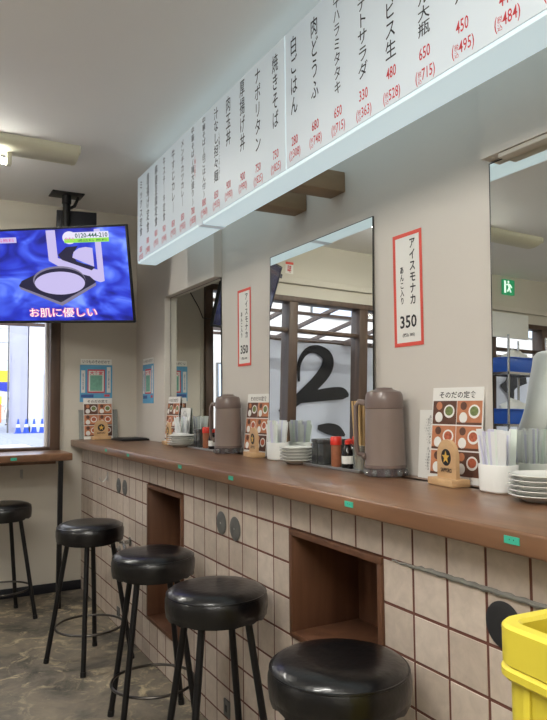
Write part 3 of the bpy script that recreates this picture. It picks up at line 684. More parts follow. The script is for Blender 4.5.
def make_stand(label, loc, rz):
    t = thing('menu_stand', label, 'menu stand', loc, rz, 'arched wooden menu stands')
    B().box(-.062, .062, -.03, .03, 0, .020, .002).obj('base', 'standwood', t)
    W, top = .047, .128; zc = top - W
    poly = [(-W, .02), (W, .02)] + [(W * math.cos(R(a)), zc + W * math.sin(R(a))) for a in range(0, 181, 12)]
    ap = B().prism(poly, -.006, .006, 'xz').obj('arch_panel', 'standwood', t)
    zs = .078
    em = B().prism(disc_poly(0, zs, .0235, 32), -.0072, -.0061, 'xz').obj('emblem', 'ink', ap, smooth=False, label='black round emblem')
    star = [(.0185 * (1 if i % 2 == 0 else .42) * math.sin(i * PI / 5), zs + .0185 * (1 if i % 2 == 0 else .42) * math.cos(i * PI / 5)) for i in range(10)]
    B().prism(star, -.0080, -.0073, 'xz').obj('star', 'gold', ap, smooth=False, label='gold five pointed star')
    text('lettering', 'SAPPORO', 'ink', ap, (0, -.0068, .042), (1, 0, 0), (0, 0, 1), .056, .012, off=.02)
    return t
s0 = make_stand('arched wooden stand with star emblem in the far corner under the blue poster', (.105, 2.735, ZC), 0)
s1 = copy_tree(s0, 'arched wooden stand with star emblem half hidden behind the far plates', (.285, 1.90, ZC), R(-98))
s2 = copy_tree(s0, 'arched wooden stand with star emblem between the far jug and the straw cup', (.292, .825, ZC), R(-98))
s3 = copy_tree(s0, 'arched wooden stand with star emblem nearest, right of the near jug', (.292, -.388, ZC), R(-100))
c0 = make_card('photo menu card in the far corner below the blue poster', (.10, 2.78, ZC), 0)
c1 = copy_tree(c0, 'photo menu card leaning on the far mirror beside the plates', (.338, 2.03, ZC), R(-88)); 
c2 = copy_tree(c0, 'photo menu card leaning on the wall right of the far jug', (.340, .918, ZC), R(-86))
c3 = copy_tree(c0, 'photo menu card nearest, leaning behind the near star stand', (.345, -.352, ZC), R(-86))
t0 = make_textcard('white text menu card left behind the nearest photo menu', (.357, -.258, ZC), R(-90), R(-4))
t1 = copy_tree(t0, 'white text menu card leaning between the far photo menu and the straw cup', (.357, .835, ZC), R(-90))
t2 = copy_tree(t0, 'white text menu card leaning on the far mirror beside the condiments', (.355, 1.845, ZC), R(-90))
t3 = thing('paper_sheet', 'pale sheet behind the photo menu in the far corner', 'paper', (.105, 2.80, ZC), 0, None, R(-8))
B().box(-.13, .135, -.001, .001, 0, .20).obj('sheet', 'clear', t3); B().box(-.128, .133, .0012, .0018, .002, .198).obj('backing', 'paper', t3)

# black bill tray
t = thing('bill_tray', 'flat black bill tray lying on the counter in the far corner', 'tray', (.235, 2.50, ZC), R(4))
B().box(-.09, .09, -.11, .11, 0, .012, .004).obj('body', 'blackplastic', t)
B().box(-.08, .08, -.10, .10, .012, .016, .003).obj('clip_board', 'blackplastic', t)

# water jugs
def make_jug(label, loc, rz):
    t = thing('water_jug', label, 'jug', loc, rz, 'brown plastic water jugs')
    B().lathe([(.066, .034), (.0655, .045), (.0635, .11), (.061, .205), (.0605, .214)], 48).obj('body', 'pitcher', t)
    B().lathe([(.0605, .214), (.0625, .216), (.062, .235), (.059, .258), (.054, .268), (.030, .276), (.026, .281), (0, .283)], 48).obj('lid', 'pitcherdark', t)
    B().lathe([(.0665, .026), (.0675, .030), (.066, .036)], 48).obj('bottom_band', 'pitcherdark', t)
    b_ = B().lathe([(.064, .0), (.067, .006), (.065, .026), (0, .026)], 48)
    b_.obj('base_tray', 'clearbase', t)
    for k in range(10):
        a = 2 * PI * k / 10
        B().lathe([(0, 0), (.007, .002), (.010, .010), (.007, .020), (0, .022)], 10, (.064 * math.cos(a), .064 * math.sin(a), .001)).obj('foot_knob', 'clear', t)
    hd = B().tube([(-.056, 0, .232), (-.085, 0, .236), (-.094, 0, .222), (-.0945, 0, .16), (-.094, 0, .09), (-.088, 0, .068), (-.060, 0, .060)], [.011, .011, .010, .010, .010, .011, .012], 12, sq=.75).obj('handle', 'pitcherdark', t)
    B().lathe([(0, .008), (.010, .007), (.011, 0)], 16, mtx=Matrix.Translation((-.060, -.030, .062)) @ Matrix.Rotation(R(60), 4, 'Z') @ Matrix.Rotation(PI / 2, 4, 'X')).obj('hinge_button', 'pitcherdark', hd)
    sp_ = B().prism([(-.02, .262), (.0, .276), (.02, .262), (.0, .25)], .05, .066, 'xz').obj('spout', 'pitcherdark', t)
    return t
j0 = make_jug('brown plastic water jug nearest, left of the near photo menu', (.303, -.088, ZC), R(-50))
j1 = copy_tree(j0, 'brown plastic water jug farther away, left of the second star stand', (.294, 1.10, ZC), R(-50))
j1.scale = (.985, .985, .985)

# plates
def make_plate(label, x, y, z, r, group):
    t = B().lathe([(0, 0), (r * .55, 0), (r * .6, .003), (r * .92, .014), (r, .0165), (r * .995, .0185), (r * .9, .016), (r * .58, .006), (0, .005)], 40).obj('plate', 'plate', ang=50)
    tag(t, label, 'plate', group); t.location = (x, y, z); return t
def plates(x, y, r, n, where, group):
    words = ['bottom', 'second from the bottom', 'third from the bottom', 'fourth from the bottom', 'fifth from the bottom', 'sixth from the bottom']
    first = None
    for k in range(n):
        w_ = words[k] if k < n - 1 else 'topmost'
        lb = 'white plate in the stack %s, %s' % (where, w_)
        z = ZC + .0115 * k
        if first is None: first = make_plate(lb, x, y, z, r, group)
        else:
            o = first.copy(); C.objects.link(o); o.location = (x + random.uniform(-.002, .002), y + random.uniform(-.002, .002), z); o['label'] = lb
plates(.262, -.735, .078, 5, 'nearest at the right edge', 'plates in the nearest stack')
plates(.283, .435, .068, 5, 'beside the middle mirror', 'plates in the middle stack')
plates(.272, 1.672, .075, 5, 'at the far mirror', 'plates in the far stack')

# utensil cups with wrapped packets
def make_cup(label, loc, rz):
    t = thing('utensil_cup', label, 'cup', loc, rz, 'white utensil cups')
    b_ = B()
    def loop(e, z, W=.052, Dp=.040, rr=.034):
        out = []; x1, y1 = W + e, Dp + e; r_ = max(.002, rr + e)
        for cx, cy, a0 in ((x1 - r_, y1 - r_, 0), (-x1 + r_, y1 - r_, 90), (-x1 + r_, -y1 + r_, 180), (x1 - r_, -y1 + r_, 270)):
            for i in range(6): a = R(a0 + 18 * i); out.append(b_.bm.verts.new((cx + r_ * math.cos(a), cy + r_ * math.sin(a), z)))
        return out
    ls = [loop(-.006, 0), loop(-.002, .004), loop(0, .070), loop(-.001, .072), loop(-.003, .070), loop(-.005, .006)]
    for a, c in zip(ls, ls[1:]):
        for i in range(24): b_.bm.faces.new((a[i], a[(i + 1) % 24], c[(i + 1) % 24], c[i]))
    b_.bm.faces.new(ls[0][::-1]); b_.bm.faces.new(ls[-1])
    b_.obj('body', 'white', t); return t
kinds = [('wrap', 'white paper wrapped'), ('wrap2', 'lilac striped wrapped'), ('wrap3', 'pale green wrapped')]
protos = {}
def packet(kind, h):
    k = (kind, h)
    if k not in protos:
        b_ = B(); b_.box(-.009, .009, -.002, .002, 0, h, .0008, 1)
        for z0 in (.0, h - .008): b_.box(-.0095, .0095, -.0012, .0012, z0, z0 + .008)
        protos[k] = b_.mesh('wrapped_utensil', MT[kinds[kind][0]])
    return protos[k]
def fill_cup(cx, cy, rz, where, n, seed, h0=.14):
    rnd = random.Random(seed); Mx = Matrix.Translation((cx, cy, ZC + .007)) @ Matrix.Rotation(rz, 4, 'Z')
    nx = n // 2
    for i in range(n):
        row = i % 2; col = i // 2; kd = rnd.choice([0, 0, 0, 1, 2]); h = rnd.choice([h0, h0 + .01, h0 + .016])
        o = bpy.data.objects.new('wrapped_utensil', packet(kd, h)); C.objects.link(o)
        x = -.038 + .076 * col / max(1, nx - 1); y = -.018 + .034 * row
        o.matrix_world = Mx @ Matrix.Translation((x * .8, y * .8, 0)) @ Matrix.Rotation(x * 2.0 + rnd.uniform(-.05, .05), 4, 'Y') @ Matrix.Rotation(-y * 4, 4, 'X') @ Matrix.Rotation(rnd.uniform(-.9, .9), 4, 'Z')
        tag(o, '%s utensil packet standing in the white cup %s' % (kinds[kd][1], where), 'utensil packet', '%s packets in the cup %s' % (kinds[kd][1], where))
cu = make_cup('white oval cup of wrapped utensils nearest, left of the near plates', (.300, -.565, ZC), R(-94))
copy_tree(cu, 'white oval cup of wrapped utensils beside the middle mirror plates', (.305, .632, ZC), R(-94))
copy_tree(cu, 'white oval cup of wrapped utensils behind the far plates', (.322, 1.80, ZC), R(-94)).location = (.325, 1.93, ZC) 
fill_cup(.300, -.565, R(-94), 'nearest the right edge', 26, 1)
fill_cup(.305, .632, R(-94), 'beside the middle mirror', 24, 2)
cu3 = [o for o in C.objects if o.name.startswith('utensil_cup') and abs(o.location.y - 1.93) < .01][0]
cu3.location = (.315, 1.79, ZC)
fill_cup(.315, 1.79, R(-94), 'at the far mirror', 18, 3)

# condiment sets
def make_box(label, loc, rz):
    t = thing('condiment_box', label, 'condiment box', loc, rz, 'smoky condiment boxes')
    B().box(-.019, .019, -.028, .028, 0, .078, .003).obj('body', 'acrylic', t)
    B().box(-.0205, .0205, -.0295, .0295, .0785, .094, .003).obj('lid', 'acrylic', t)
    B().box(-.015, .015, -.0285, -.0282, .012, .034).obj('contents_label', 'darkdisc', t)
    return t
def make_shaker(label, loc):
    t = thing('chili_shaker', label, 'shaker', loc, 0, 'red capped chili shakers')
    B().lathe([(0, 0), (.017, 0), (.0185, .004), (.0185, .075), (.016, .085)], 24).obj('body', 'chili', t)
    B().lathe([(.0205, .078), (.021, .082), (.0205, .103), (.017, .108), (0, .109)], 24).obj('cap', 'redcap', t, label='red cap')
    return t
def make_soy(label, loc):
    t = thing('sauce_bottle', label, 'bottle', loc, 0, 'dark sauce bottles')
    B().lathe([(0, 0), (.019, 0), (.021, .004), (.0215, .05), (.016, .072), (.008, .082), (.008, .09)], 24).obj('body', 'soy', t)
    B().lathe([(.010, .084), (.010, .097), (.004, .101), (0, .101)], 16).obj('cap', 'redcap', t)
    B().lathe([(.0218, .018), (.0219, .045)], 24).obj('bottle_label', 'paper', t)
    return t
def make_tray(label, loc, L):
    t = thing('condiment_tray', label, 'tray', loc, -PI / 2, 'metal condiment trays')
    B().box(-L / 2, L / 2, -.05, .05, 0, .004, .001).obj('base', 'steel', t)
    f = B()
    f.box(-L / 2, L / 2, -.052, -.048, .0, .010, .001); f.box(-L / 2, L / 2, .048, .052, .0, .010, .001); f.box(-L / 2 - .002, -L / 2 + .002, -.05, .05, 0, .01, .001); f.box(L / 2 - .002, L / 2 + .002, -.05, .05, 0, .01, .001)
    f.obj('rim', 'steel', t); return t
TZ = ZC + .0045
tr0 = make_tray('metal condiment tray below the middle mirror', (.318, .185, ZC), .36)
tr1 = copy_tree(tr0, 'metal condiment tray below the far mirror, left of the far jug', (.318, 1.378, ZC), -PI / 2)
bx = make_box('smoky condiment box on the middle tray, left of the two', (.325, .335, TZ), -PI / 2)
copy_tree(bx, 'smoky condiment box on the middle tray, right of the two', (.325, .290, TZ), -PI / 2)
copy_tree(bx, 'smoky condiment box on the far tray, left of the two', (.325, 1.53, TZ), -PI / 2)
copy_tree(bx, 'smoky condiment box on the far tray, right of the two', (.325, 1.485, TZ), -PI / 2)
sh = make_shaker('red capped chili shaker on the middle tray', (.310, .205, TZ))
copy_tree(sh, 'red capped chili shaker on the far tray', (.310, 1.405, TZ), 0)
sy_ = make_soy('dark sauce bottle on the middle tray next to the chili shaker', (.335, .158, TZ))
copy_tree(sy_, 'dark sauce bottle on the middle tray next to the chopsticks', (.300, .118, TZ), 0)
copy_tree(sy_, 'dark sauce bottle on the far tray beside the red capped shaker', (.338, 1.35, TZ), 0)
copy_tree(sy_, 'dark sauce bottle on the far tray behind the far jug', (.30, 1.30, TZ), 0)
t = thing('chopstick_holder', 'clear square holder full of chopsticks left of the near jug', 'holder', (.322, .045, TZ), 0)
h = B()
for a, b_, c, d in ((-.030, .030, -.030, -.0285), (-.030, .030, .0285, .030), (-.030, -.0285, -.0285, .0285), (.0285, .030, -.0285, .0285)): h.box(a, b_, c, d, 0, .085)
h.box(-.0285, .0285, -.0285, .0285, 0, .002); h.obj('body', 'clear', t)
sm = B().tube([(0, 0, 0), (0, 0, .232)], [.0024, .0036], 4).mesh('chopstick', MT['stick'])
rnd = random.Random(5)
for i in range(64):
    o = bpy.data.objects.new('chopstick', sm); C.objects.link(o)
    gx, gy = i % 8, i // 8; x = -.0235 + gx * .0067; y = -.0235 + gy * .0067
    o.location = (.322 + x * .95 + rnd.uniform(-.0005, .0005), .045 + y * .95, TZ + .003)
    o.rotation_euler = (-y * 1.1 + rnd.uniform(-.02, .02), x * 1.1 + rnd.uniform(-.02, .02), rnd.uniform(0, 1))
    tag(o, 'pale wooden chopstick standing in the bundle left of the near jug', 'chopstick', 'chopsticks in the clear holder')

# ------------------------------------------------------------------ left part of the room (seen in the mirrors)
t = thing('exit_sign', 'small green lit exit sign on the back wall, seen in the right mirror', 'sign', (-3.335, YB - .001, 2.465))
B().box(-.075, .075, -.03, 0, -.075, .075, .004).obj('casing', 'exitgreen', t)
fp = B().prism([(-.03, -.05), (-.01, -.05), (.0, -.02), (.015, -.045), (.035, -.045), (.012, -.005), (.02, .02), (.04, .015), (.04, .028), (.012, .036), (-.015, .03), (-.04, .0), (-.03, -.008), (-.012, .01), (-.012, -.015)], -.0312, -.0301, 'xz')
fp.prism(disc_poly(.012, .052, .012, 16), -.0312, -.0301, 'xz'); fp.obj('running_figure', 'exitwhite', t)
B().box(.045, .07, -.0312, -.0301, -.06, .06).obj('door_mark', 'exitwhite', t)
t = thing('red_notice', 'small red and white notice high on the back wall, seen in the middle mirror', 'notice', (-.88, YB - .001, 2.355))
B().box(-.036, .036, -.001, 0, -.045, .045).obj('sheet', 'paper', t)
text('lettering', '禁\n煙', 'redink', t, (0, -.0014, -.008), (1, 0, 0), (0, 0, 1), .04, .06, off=.03); B().box(-.036, .036, -.0018, -.001, .03, .05).obj('band', 'red', t)
wp = B().box(-3.55, -2.9, YB - .075, YB - .045, 1.96, 2.20, .004).obj('roller_blind', 'white'); tag(wp, 'short white blind over the window top below the exit sign', 'blind')
t = thing('wire_rack', 'chrome wire rack by the window holding blue bins, seen in the right mirror', 'rack', (-3.05, 2.50, 0))
for sx_ in (-1, 1):
    for sy2 in (-1, 1): B().tube([(sx_ * .24, sy2 * .16, 0), (sx_ * .24, sy2 * .16, 1.92)], .011, 10).obj('post', 'chrome', t)
for z in (.25, .70, 1.14, 1.595):
    b_ = B(); b_.box(-.25, .25, -.17, -.16, z - .022, z); b_.box(-.25, .25, .16, .17, z - .022, z); b_.box(-.25, -.24, -.17, .17, z - .022, z); b_.box(.24, .25, -.17, .17, z - .022, z)
    for i in range(20): b_.box(-.24 + i * .025, -.237 + i * .025, -.165, .165, z - .006, z - .002)
    b_.obj('shelf', 'chrome', t)
def bluebin(label, z, x=-3.05):
    t = thing('blue_bin', label, 'bin', (x, 2.50, z + .001), 0, 'blue bins on the wire rack')
    b_ = B(); b_.box(-.20, .20, -.13, .13, 0, .008)
    for a, c, d, e in ((-.205, .205, -.14, -.13), (-.205, .205, .13, .14), (-.21, -.20, -.14, .14), (.20, .21, -.14, .14)): b_.box(a, c, d, e, 0, .13, .002)
    b_.obj('body', 'bluebin', t)
    b_ = B(); b_.box(-.22, .22, -.152, -.138, .12, .132, .002); b_.box(-.22, .22, .138, .152, .12, .132, .002); b_.box(-.22, -.206, -.152, .152, .12, .132, .002); b_.box(.206, .22, -.152, .152, .12, .132, .002)
    b_.obj('rim', 'bluebin', t); return t
bb = bluebin('blue bin on the upper shelf of the wire rack', 1.595)
copy_tree(bb, 'blue bin on the second shelf of the wire rack', (-3.05, 2.50, 1.141), 0)
def bag(label, loc, s):
    b_ = B(); bmesh.ops.create_icosphere(b_.bm, subdivisions=3, radius=1)
    for v in b_.bm.verts:
        k = 1 + .14 * math.sin(v.co.x * 7 + v.co.y * 5) * math.cos(v.co.z * 6 + v.co.x * 3)
        v.co = Vector((v.co.x * s[0] * k, v.co.y * s[1] * k, max(v.co.z, -.7) * s[2] * k))
    zm = min(v.co.z for v in b_.bm.verts)
    for v in b_.bm.verts: v.co.z -= zm
    o = b_.obj('plastic_bag', 'bag'); o.location = loc; tag(o, label, 'bag', 'white bags in the blue bins'); return o
bag('crumpled white bag in the upper blue bin', (-3.07, 2.50, 1.606), (.16, .10, .115))
bag('crumpled white bag in the lower blue bin', (-3.05, 2.50, 1.152), (.17, .10, .12))

# ------------------------------------------------------------------ people
def skin_mesh(name, pts, edges, radii, m, levels=2):
    me = bpy.data.meshes.new(name); me.from_pydata([Vector(p) for p in pts], edges, []); me.update()
    o = bpy.data.objects.new(name, me); C.objects.link(o)
    sk = o.modifiers.new('s', 'SKIN'); 
    for v, r in zip(me.skin_vertices[0].data, radii):
        v.radius = (r, r) if not isinstance(r, tuple) else r
    me.skin_vertices[0].data[0].use_root = True
    sd = o.modifiers.new('d', 'SUBSURF'); sd.levels = levels; sd.render_levels = levels
    dg = bpy.context.evaluated_depsgraph_get(); dg.update()
    nm = bpy.data.meshes.new_from_object(o.evaluated_get(dg)); bpy.data.objects.remove(o)
    for p in nm.polygons: p.use_smooth = True
    nm.materials.clear(); nm.materials.append(m)
    return nm
def person(label, loc, rz, arm_bend=20, stride=.0):
    t = thing('person', label, 'person', loc, rz)
    # faces local -Y ; height about 1.74 m
    P = {}; pts = []; rad = []; ed = []
    def add(k, p, r, par=None):
        P[k] = len(pts); pts.append(p); rad.append(r)
        if par is not None: ed.append((P[par], P[k]))
    add('pelvis', (0, 0, .96), (.145, .11)); add('waist', (0, 0, 1.10), (.13, .10), 'pelvis'); add('chest', (0, .01, 1.28), (.16, .115), 'waist'); add('uchest', (0, .015, 1.40), (.12, .09), 'chest')
    add('neck', (0, .01, 1.49), .052, 'uchest'); add('jaw', (0, -.01, 1.57), (.062, .072), 'neck'); add('skull', (0, 0, 1.65), (.075, .092), 'jaw'); add('crown', (0, .005, 1.715), (.05, .06), 'skull')
    for s, nm in ((-1, 'l'), (1, 'r')):
        add('sh' + nm, (s * .17, .01, 1.41), .062, 'uchest'); add('el' + nm, (s * .25, .02, 1.14), .042, 'sh' + nm)
        add('wr' + nm, (s * .27, -.10, .92), .028, 'el' + nm); add('pa' + nm, (s * .27, -.125, .86), (.022, .036), 'wr' + nm)
        sd = stride * s
        add('hi' + nm, (s * .09, 0, .88), .092, 'pelvis'); add('kn' + nm, (s * .10, -.01 - sd * .5, .49), .058, 'hi' + nm); add('an' + nm, (s * .10, .02 - sd, .09), .038, 'kn' + nm)
        add('to' + nm, (s * .11, -.13 - sd, .035), .034, 'an' + nm)
        for fi, (dx, ln) in enumerate(((-.024, .070), (-.008, .082), (.008, .077), (.023, .062))):
            kx = s * .27; a = 'f%d' % fi + nm
            add(a + 'a', (kx + .1 * 0, -.125 + dx, .83), .009, 'pa' + nm); add(a + 'b', (kx - s * .008, -.130 + dx, .83 - ln * .5), .0085, a + 'a'); add(a + 'c', (kx - s * .022, -.128 + dx, .83 - ln * .92), .0075, a + 'b')
        add('th' + nm, (s * .262, -.165, .862), .0105, 'pa' + nm); add('tt' + nm, (s * .256, -.182, .825), .009, 'th' + nm)
    bo = bpy.data.objects.new('body', skin_mesh('body', pts, ed, rad, MT['skin'])); C.objects.link(bo); bo.parent = t
    # shirt
    sp_, se, sr = [], [], []
    def a2(p, r, par=None):
        sp_.append(p); sr.append(r)
        if par is not None: se.append((par, len(sp_) - 1))
        return len(sp_) - 1
    a = a2((0, 0, .90), (.175, .135)); b_ = a2((0, 0, 1.10), (.165, .13), a); c = a2((0, .01, 1.28), (.19, .14), b_); d = a2((0, .015, 1.41), (.14, .105), c); a2((0, .012, 1.47), (.07, .068), d)
    for s in (-1, 1):
        e = a2((s * .18, .01, 1.405), .082, d); f_ = a2((s * .255, .02, 1.16), .066, e); a2((s * .275, -.085, .95), .05, f_)
    so = bpy.data.objects.new('shirt', skin_mesh('shirt', sp_, se, sr, MT['shirt'])); C.objects.link(so); so.parent = t; so['label'] = 'white loose shirt'
    sp_, se, sr = [], [], []
    a = a2((0, 0, .98), (.15, .12)); b_ = a2((0, 0, .90), (.155, .125), a)
    for s in (-1, 1):
        sd = stride * s
        e = a2((s * .095, 0, .80), .108, b_); f_ = a2((s * .10, -.01 - sd * .5, .49), .078, e); a2((s * .10, .02 - sd, .12), .062, f_)
    to_ = bpy.data.objects.new('trousers', skin_mesh('trousers', sp_, se, sr, MT['trousers'])); C.objects.link(to_); to_.parent = t
    hb = B(); bmesh.ops.create_uvsphere(hb.bm, u_segments=24, v_segments=16, radius=1)
    for v in list(hb.bm.verts):
        x, y, z = v.co; 
        if y < -.25 and z < .45: v.co = (x * .070, -.01 + y * .05, 1.69 + z * .03)
        else: v.co = (x * .088, .014 + y * .103, 1.665 + z * .098)
    hb.obj('hair', 'hair', t)
    for s in (-1, 1):
        B().lathe([(0, -.010), (.009, -.005), (.011, 0), (.009, .005), (0, .010)], 12, (s * .030, -.082, 1.635)).obj('eye', 'eyewhite', t)
        B().lathe([(0, -.028), (.010, -.02), (.014, 0), (.012, .02), (0, .028)], 12, (s * .083, .01, 1.625), sx=.5).obj('ear', 'skin', t)
        B().box(s * .11 - .045, s * .11 + .045, -.19 - stride * s, .07 - stride * s, 0, .075, .02, 3).obj('shoe', 'blackplastic', t)
    B().tube([(0, -.082, 1.645), (0, -.098, 1.61), (0, -.085, 1.60)], [.008, .013, .008], 8).obj('nose', 'skin', t)
    B().box(-.022, .022, -.088, -.078, 1.565, 1.577, .004).obj('mouth', 'lip', t)
    return t
pr0 = person('person in a loose white shirt standing in the room, seen in the right mirror', (-1.28, .56, 0), R(185)); pr0.location.x -= .06; pr0.scale = (1.05, 1.05, 1.05)
pr1 = person('distant person in a white shirt and dark trousers walking on the street', (4.74, 43.6, -.05), R(200), stride=.12)

# ------------------------------------------------------------------ outside
road = B().box(-30, 40, YB + .13, 120, -.17, -.05).obj('street', 'road'); tag(road, 'grey asphalt street outside the window', 'street')
rl = B(); rl.box(.6, 2.35, 19.6, 21.2, -.0495, -.045); 
o = rl.obj('road_marking', 'roadline'); o.rotation_euler = (0, 0, 0); tag(o, 'broad white painted line on the street at left', 'road marking')
o = B().box(2.35, 6, 19.2, 19.9, -.0495, -.045).obj('road_marking', 'roadline'); tag(o, 'short white painted line on the street beside the window post', 'road marking')
def building(label, x0, x1, y0, y1, h, m, wins, rz=0):
    t = thing('building', label, 'building', ((x0 + x1) / 2, (y0 + y1) / 2, -.05))
    if rz: t.location = Vector((x0, y0, -.05)) + Matrix.Rotation(rz, 3, 'Z') @ Vector(((x1 - x0) / 2, (y1 - y0) / 2, 0)); t.rotation_euler = (0, 0, rz)
    hw, hd = (x1 - x0) / 2, (y1 - y0) / 2
    B().box(-hw, hw, -hd, hd, 0, h).obj('wall', m, t)
    B().box(-hw + .01, hw - .01, -hd - .05, hd + .05, h, h + .25, .03).obj('parapet', m, t)
    for (x, z, w_, hh) in wins:
        fr_ = B().box(x - w_ / 2 - .04, x + w_ / 2 + .04, -hd - .05, -hd, z - .04, z + hh + .04).obj('window', 'greyplate', t)
        B().box(x - w_ / 2, x + w_ / 2, -hd - .06, -hd - .045, z, z + hh).obj('pane', 'bwhite', fr_)
    return t
bA = building('lilac grey building across the street at the left', 3.14, 3.93, 31.3, 40.3, 9, 'bgrey', [], R(-9))
pd = B(); pd.box(-.30, .12, -4.53, -4.5, .2, 3.6); pd.obj('door_panel', 'bgrey', bA)
B().tube([(-.44, -4.6, 0), (-.44, -4.6, 9)], .035, 8).obj('drain_pipe', 'greyplate', bA)
bBd = building('white building across the street beside the window post', 4.02, 9.02, 30.9, 40, 9, 'bwhite', [], R(-9))
B().box(-1.96, -1.80, -4.60, -4.55, .1, 2.7).obj('door_panel', 'bgrey', bBd)
bC = building('pale building opposite the shop, left of the street', -18, .4, 13, 22, 7, 'bcream', [(-7 + 2.6 * i, 1.0 + 2.8 * k, 1.3, 1.2) for i in range(6) for k in range(2)])
bD = building('far white building at the end of the street', 2.8, 11, 62, 70, 12, 'bcream', [(-3.2 + 1.4 * i, 1.2 + 2.8 * k, .8, 1.2) for i in range(4) for k in range(3)])
def cone(label, x, y):
    t = thing('traffic_cone', label, 'cone', (x, y, -.05), 0, 'blue cones across the street')
    B().box(-.17, .17, -.17, .17, 0, .03, .01).obj('base', 'cone', t)
    B().lathe([(.13, .03), (.03, .62), (.02, .64), (0, .64)], 20).obj('body', 'cone', t)
    B().lathe([(.0905, .27), (.069, .40)], 20).obj('stripe', 'roadline', t)
    return t
cn = cone('blue traffic cone across the street, leftmost of four', 3.41, 30.3)
for i, (x, y, lb) in enumerate(((3.75, 30.3, 'second from left'), (4.09, 30.3, 'third from left'), (4.43, 30.25, 'rightmost'))):
    copy_tree(cn, 'blue traffic cone across the street, %s of four' % lb, (x, y, -.05), 0)
o = B().tube([(3.15, 44, -.05), (3.15, 44, 9)], .12, 10).obj('utility_pole', 'greyplate'); tag(o, 'thin utility pole at the left edge of the street view', 'pole')
t = thing('shop_flag', 'yellow and blue shop flag on a pole far down the street', 'flag', (4.18, 45, -.05))
B().tube([(0, 0, 0), (0, 0, 3.6)], .03, 8).obj('pole', 'steel', t)
B().box(.03, .75, -.01, .01, 2.75, 3.5).obj('upper_cloth', 'flagyellow', t); B().prism([(.03, 2.75), (.75, 2.75), (.85, 2.1), (.03, 2.2)], -.01, .01, 'xz').obj('lower_cloth', 'flagblue', t)
t = thing('shop_display', 'orange and yellow shop display far down the street', 'display', (4.5, 50, -.05))
B().box(-.9, .5, -.2, .2, 0, 1.3, .05).obj('counter', 'orange', t); B().box(-.9, .5, -.25, .25, 1.3, 1.9, .05).obj('canopy', 'flagyellow', t)

# banner in front of the shop window (seen in the middle mirror)
bn = thing('shop_banner', 'large white cloth banner with black brush writing outside the window', 'banner', (0, 3.30, 0))
def cloth(x0, x1, z0, z1, ph):
    b_ = B(); nx, nz = 60, 8; g_ = []
    for i in range(nx + 1):
        x = x0 + (x1 - x0) * i / nx
        g_.append([b_.bm.verts.new((x, .018 * math.sin(x * 9 + ph) * (1 - k / nz * .3), z0 + (z1 - z0) * k / nz)) for k in range(nz + 1)])
    for i in range(nx):
        for k in range(nz): b_.bm.faces.new((g_[i][k], g_[i + 1][k], g_[i + 1][k + 1], g_[i][k + 1]))
    return b_
cloth(-2.75, -.60, .55, 1.825, 0).obj('cloth', 'banner', bn)
B().tube([(-2.78, 0, 1.835), (-.55, 0, 1.835)], .014, 10).obj('rod', 'frame', bn)
def brush(name, pts, parent=bn):
    # flat brush stroke ribbon: (x, z, half width)
    b_ = B(); P2 = []
    pts = [(a, b2 + .07, c2) for a, b2, c2 in pts]
    n = len(pts)
    for i in range(n - 1):
        for s in range(6):
            u = s / 6; p0 = pts[max(0, i - 1)]; p1 = pts[i]; p2 = pts[i + 1]; p3 = pts[min(n - 1, i + 2)]
            P2.append([.5 * ((2 * p1[k]) + (p2[k] - p0[k]) * u + (2 * p0[k] - 5 * p1[k] + 4 * p2[k] - p3[k]) * u * u + (3 * p1[k] - p0[k] - 3 * p2[k] + p3[k]) * u ** 3) for k in range(3)])
    P2.append(list(pts[-1])); L_, R_ = [], []
    for i, (x, z, w_) in enumerate(P2):
        a = P2[max(0, i - 1)]; c = P2[min(len(P2) - 1, i + 1)]; dx, dz = c[0] - a[0], c[1] - a[1]; l = math.hypot(dx, dz) or 1
        yv = .018 * math.sin(x * 9) - .022
        L_.append(b_.bm.verts.new((x - dz / l * w_, yv, z + dx / l * w_))); R_.append(b_.bm.verts.new((x + dz / l * w_, yv, z - dx / l * w_)))
    for i in range(len(P2) - 1): b_.bm.faces.new((L_[i], L_[i + 1], R_[i + 1], R_[i]))
    b_.obj(name, 'bannerink', parent, smooth=False)
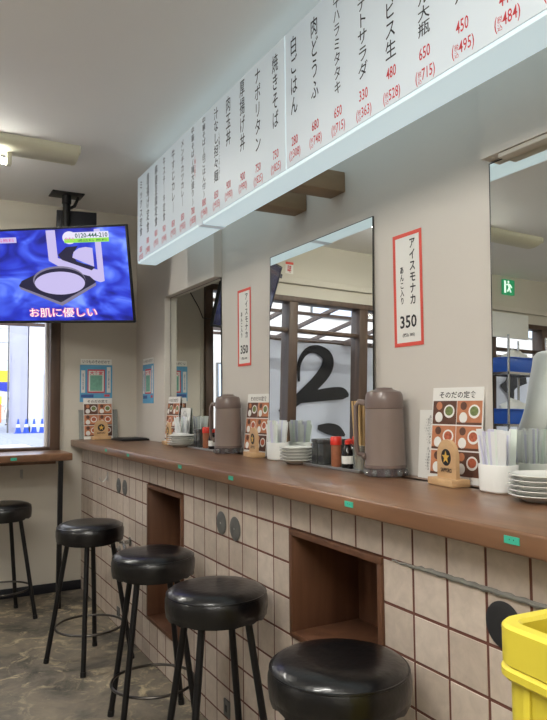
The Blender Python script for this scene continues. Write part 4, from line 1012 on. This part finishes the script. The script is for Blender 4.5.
brush('brush_stroke', [(-1.262, 1.40, .012), (-1.262, 1.56, .02), (-1.33, 1.67, .028), (-1.43, 1.695, .04), (-1.53, 1.64, .055), (-1.535, 1.54, .062), (-1.44, 1.41, .058), (-1.30, 1.28, .05), (-1.20, 1.20, .045), (-1.10, 1.10, .06)])
brush('brush_stroke', [(-1.20, 1.235, .035), (-1.40, 1.275, .05), (-1.60, 1.305, .058), (-1.72, 1.31, .052), (-1.79, 1.295, .012)])
brush('brush_stroke', [(-1.45, 1.00, .02), (-1.55, .99, .05), (-1.66, .97, .05), (-1.75, .93, .01)])
brush('brush_stroke', [(-2.2, 1.6, .05), (-2.35, 1.4, .07), (-2.3, 1.1, .06), (-2.15, .9, .04)])
bn2 = thing('shop_banner', 'white cloth banner with black marks outside the left window, seen in the right mirror', 'banner', (0, 3.30, 0))
cloth(-4.25, -2.85, .55, 1.825, 0).obj('cloth', 'banner', bn2)
B().tube([(-4.3, 0, 1.835), (-2.82, 0, 1.835)], .014, 10).obj('rod', 'frame', bn2)
for q in ([(-3.50, 1.50, .01), (-3.62, 1.50, .08), (-3.74, 1.56, .08), (-3.92, 1.59, .05)], [(-3.66, 1.50, .07), (-3.68, 1.36, .045), (-3.66, 1.26, .04)], [(-4.02, 1.68, .01), (-4.07, 1.70, .03), (-4.13, 1.68, .01)]):
    brush('brush_stroke', [(a - .2, b2 - .04, c2) for a, b2, c2 in q], bn2)
# eaves frame above the banner
ev = thing('eaves_frame', 'brown timber eaves frame with clear roofing outside the window', 'eaves', (0, YB + .12, 0))
for i in range(10):
    x = -4.3 + i * .47
    B().tube([(x, .02, 2.36), (x, 2.2, 2.04)], .026, 4).obj('rafter', 'frame', ev)
for y in (.3, .95, 1.6, 2.15):
    B().tube([(-4.4, y, 2.325 - y * .145), (.95, y, 2.325 - y * .145)], .022, 4).obj('batten', 'frame', ev)
for i in range(4):
    x = -4.2 + i * 1.2
    B().tube([(x, .02, 1.80), (x + .35, 1.9, 2.06)], .022, 4).obj('brace', 'frame', ev)
for x in (-4.35, -2.55, .9): B().tube([(x, 2.15, -.17 + .12), (x, 2.15, 2.05)], .03, 4).obj('post', 'frame', ev)
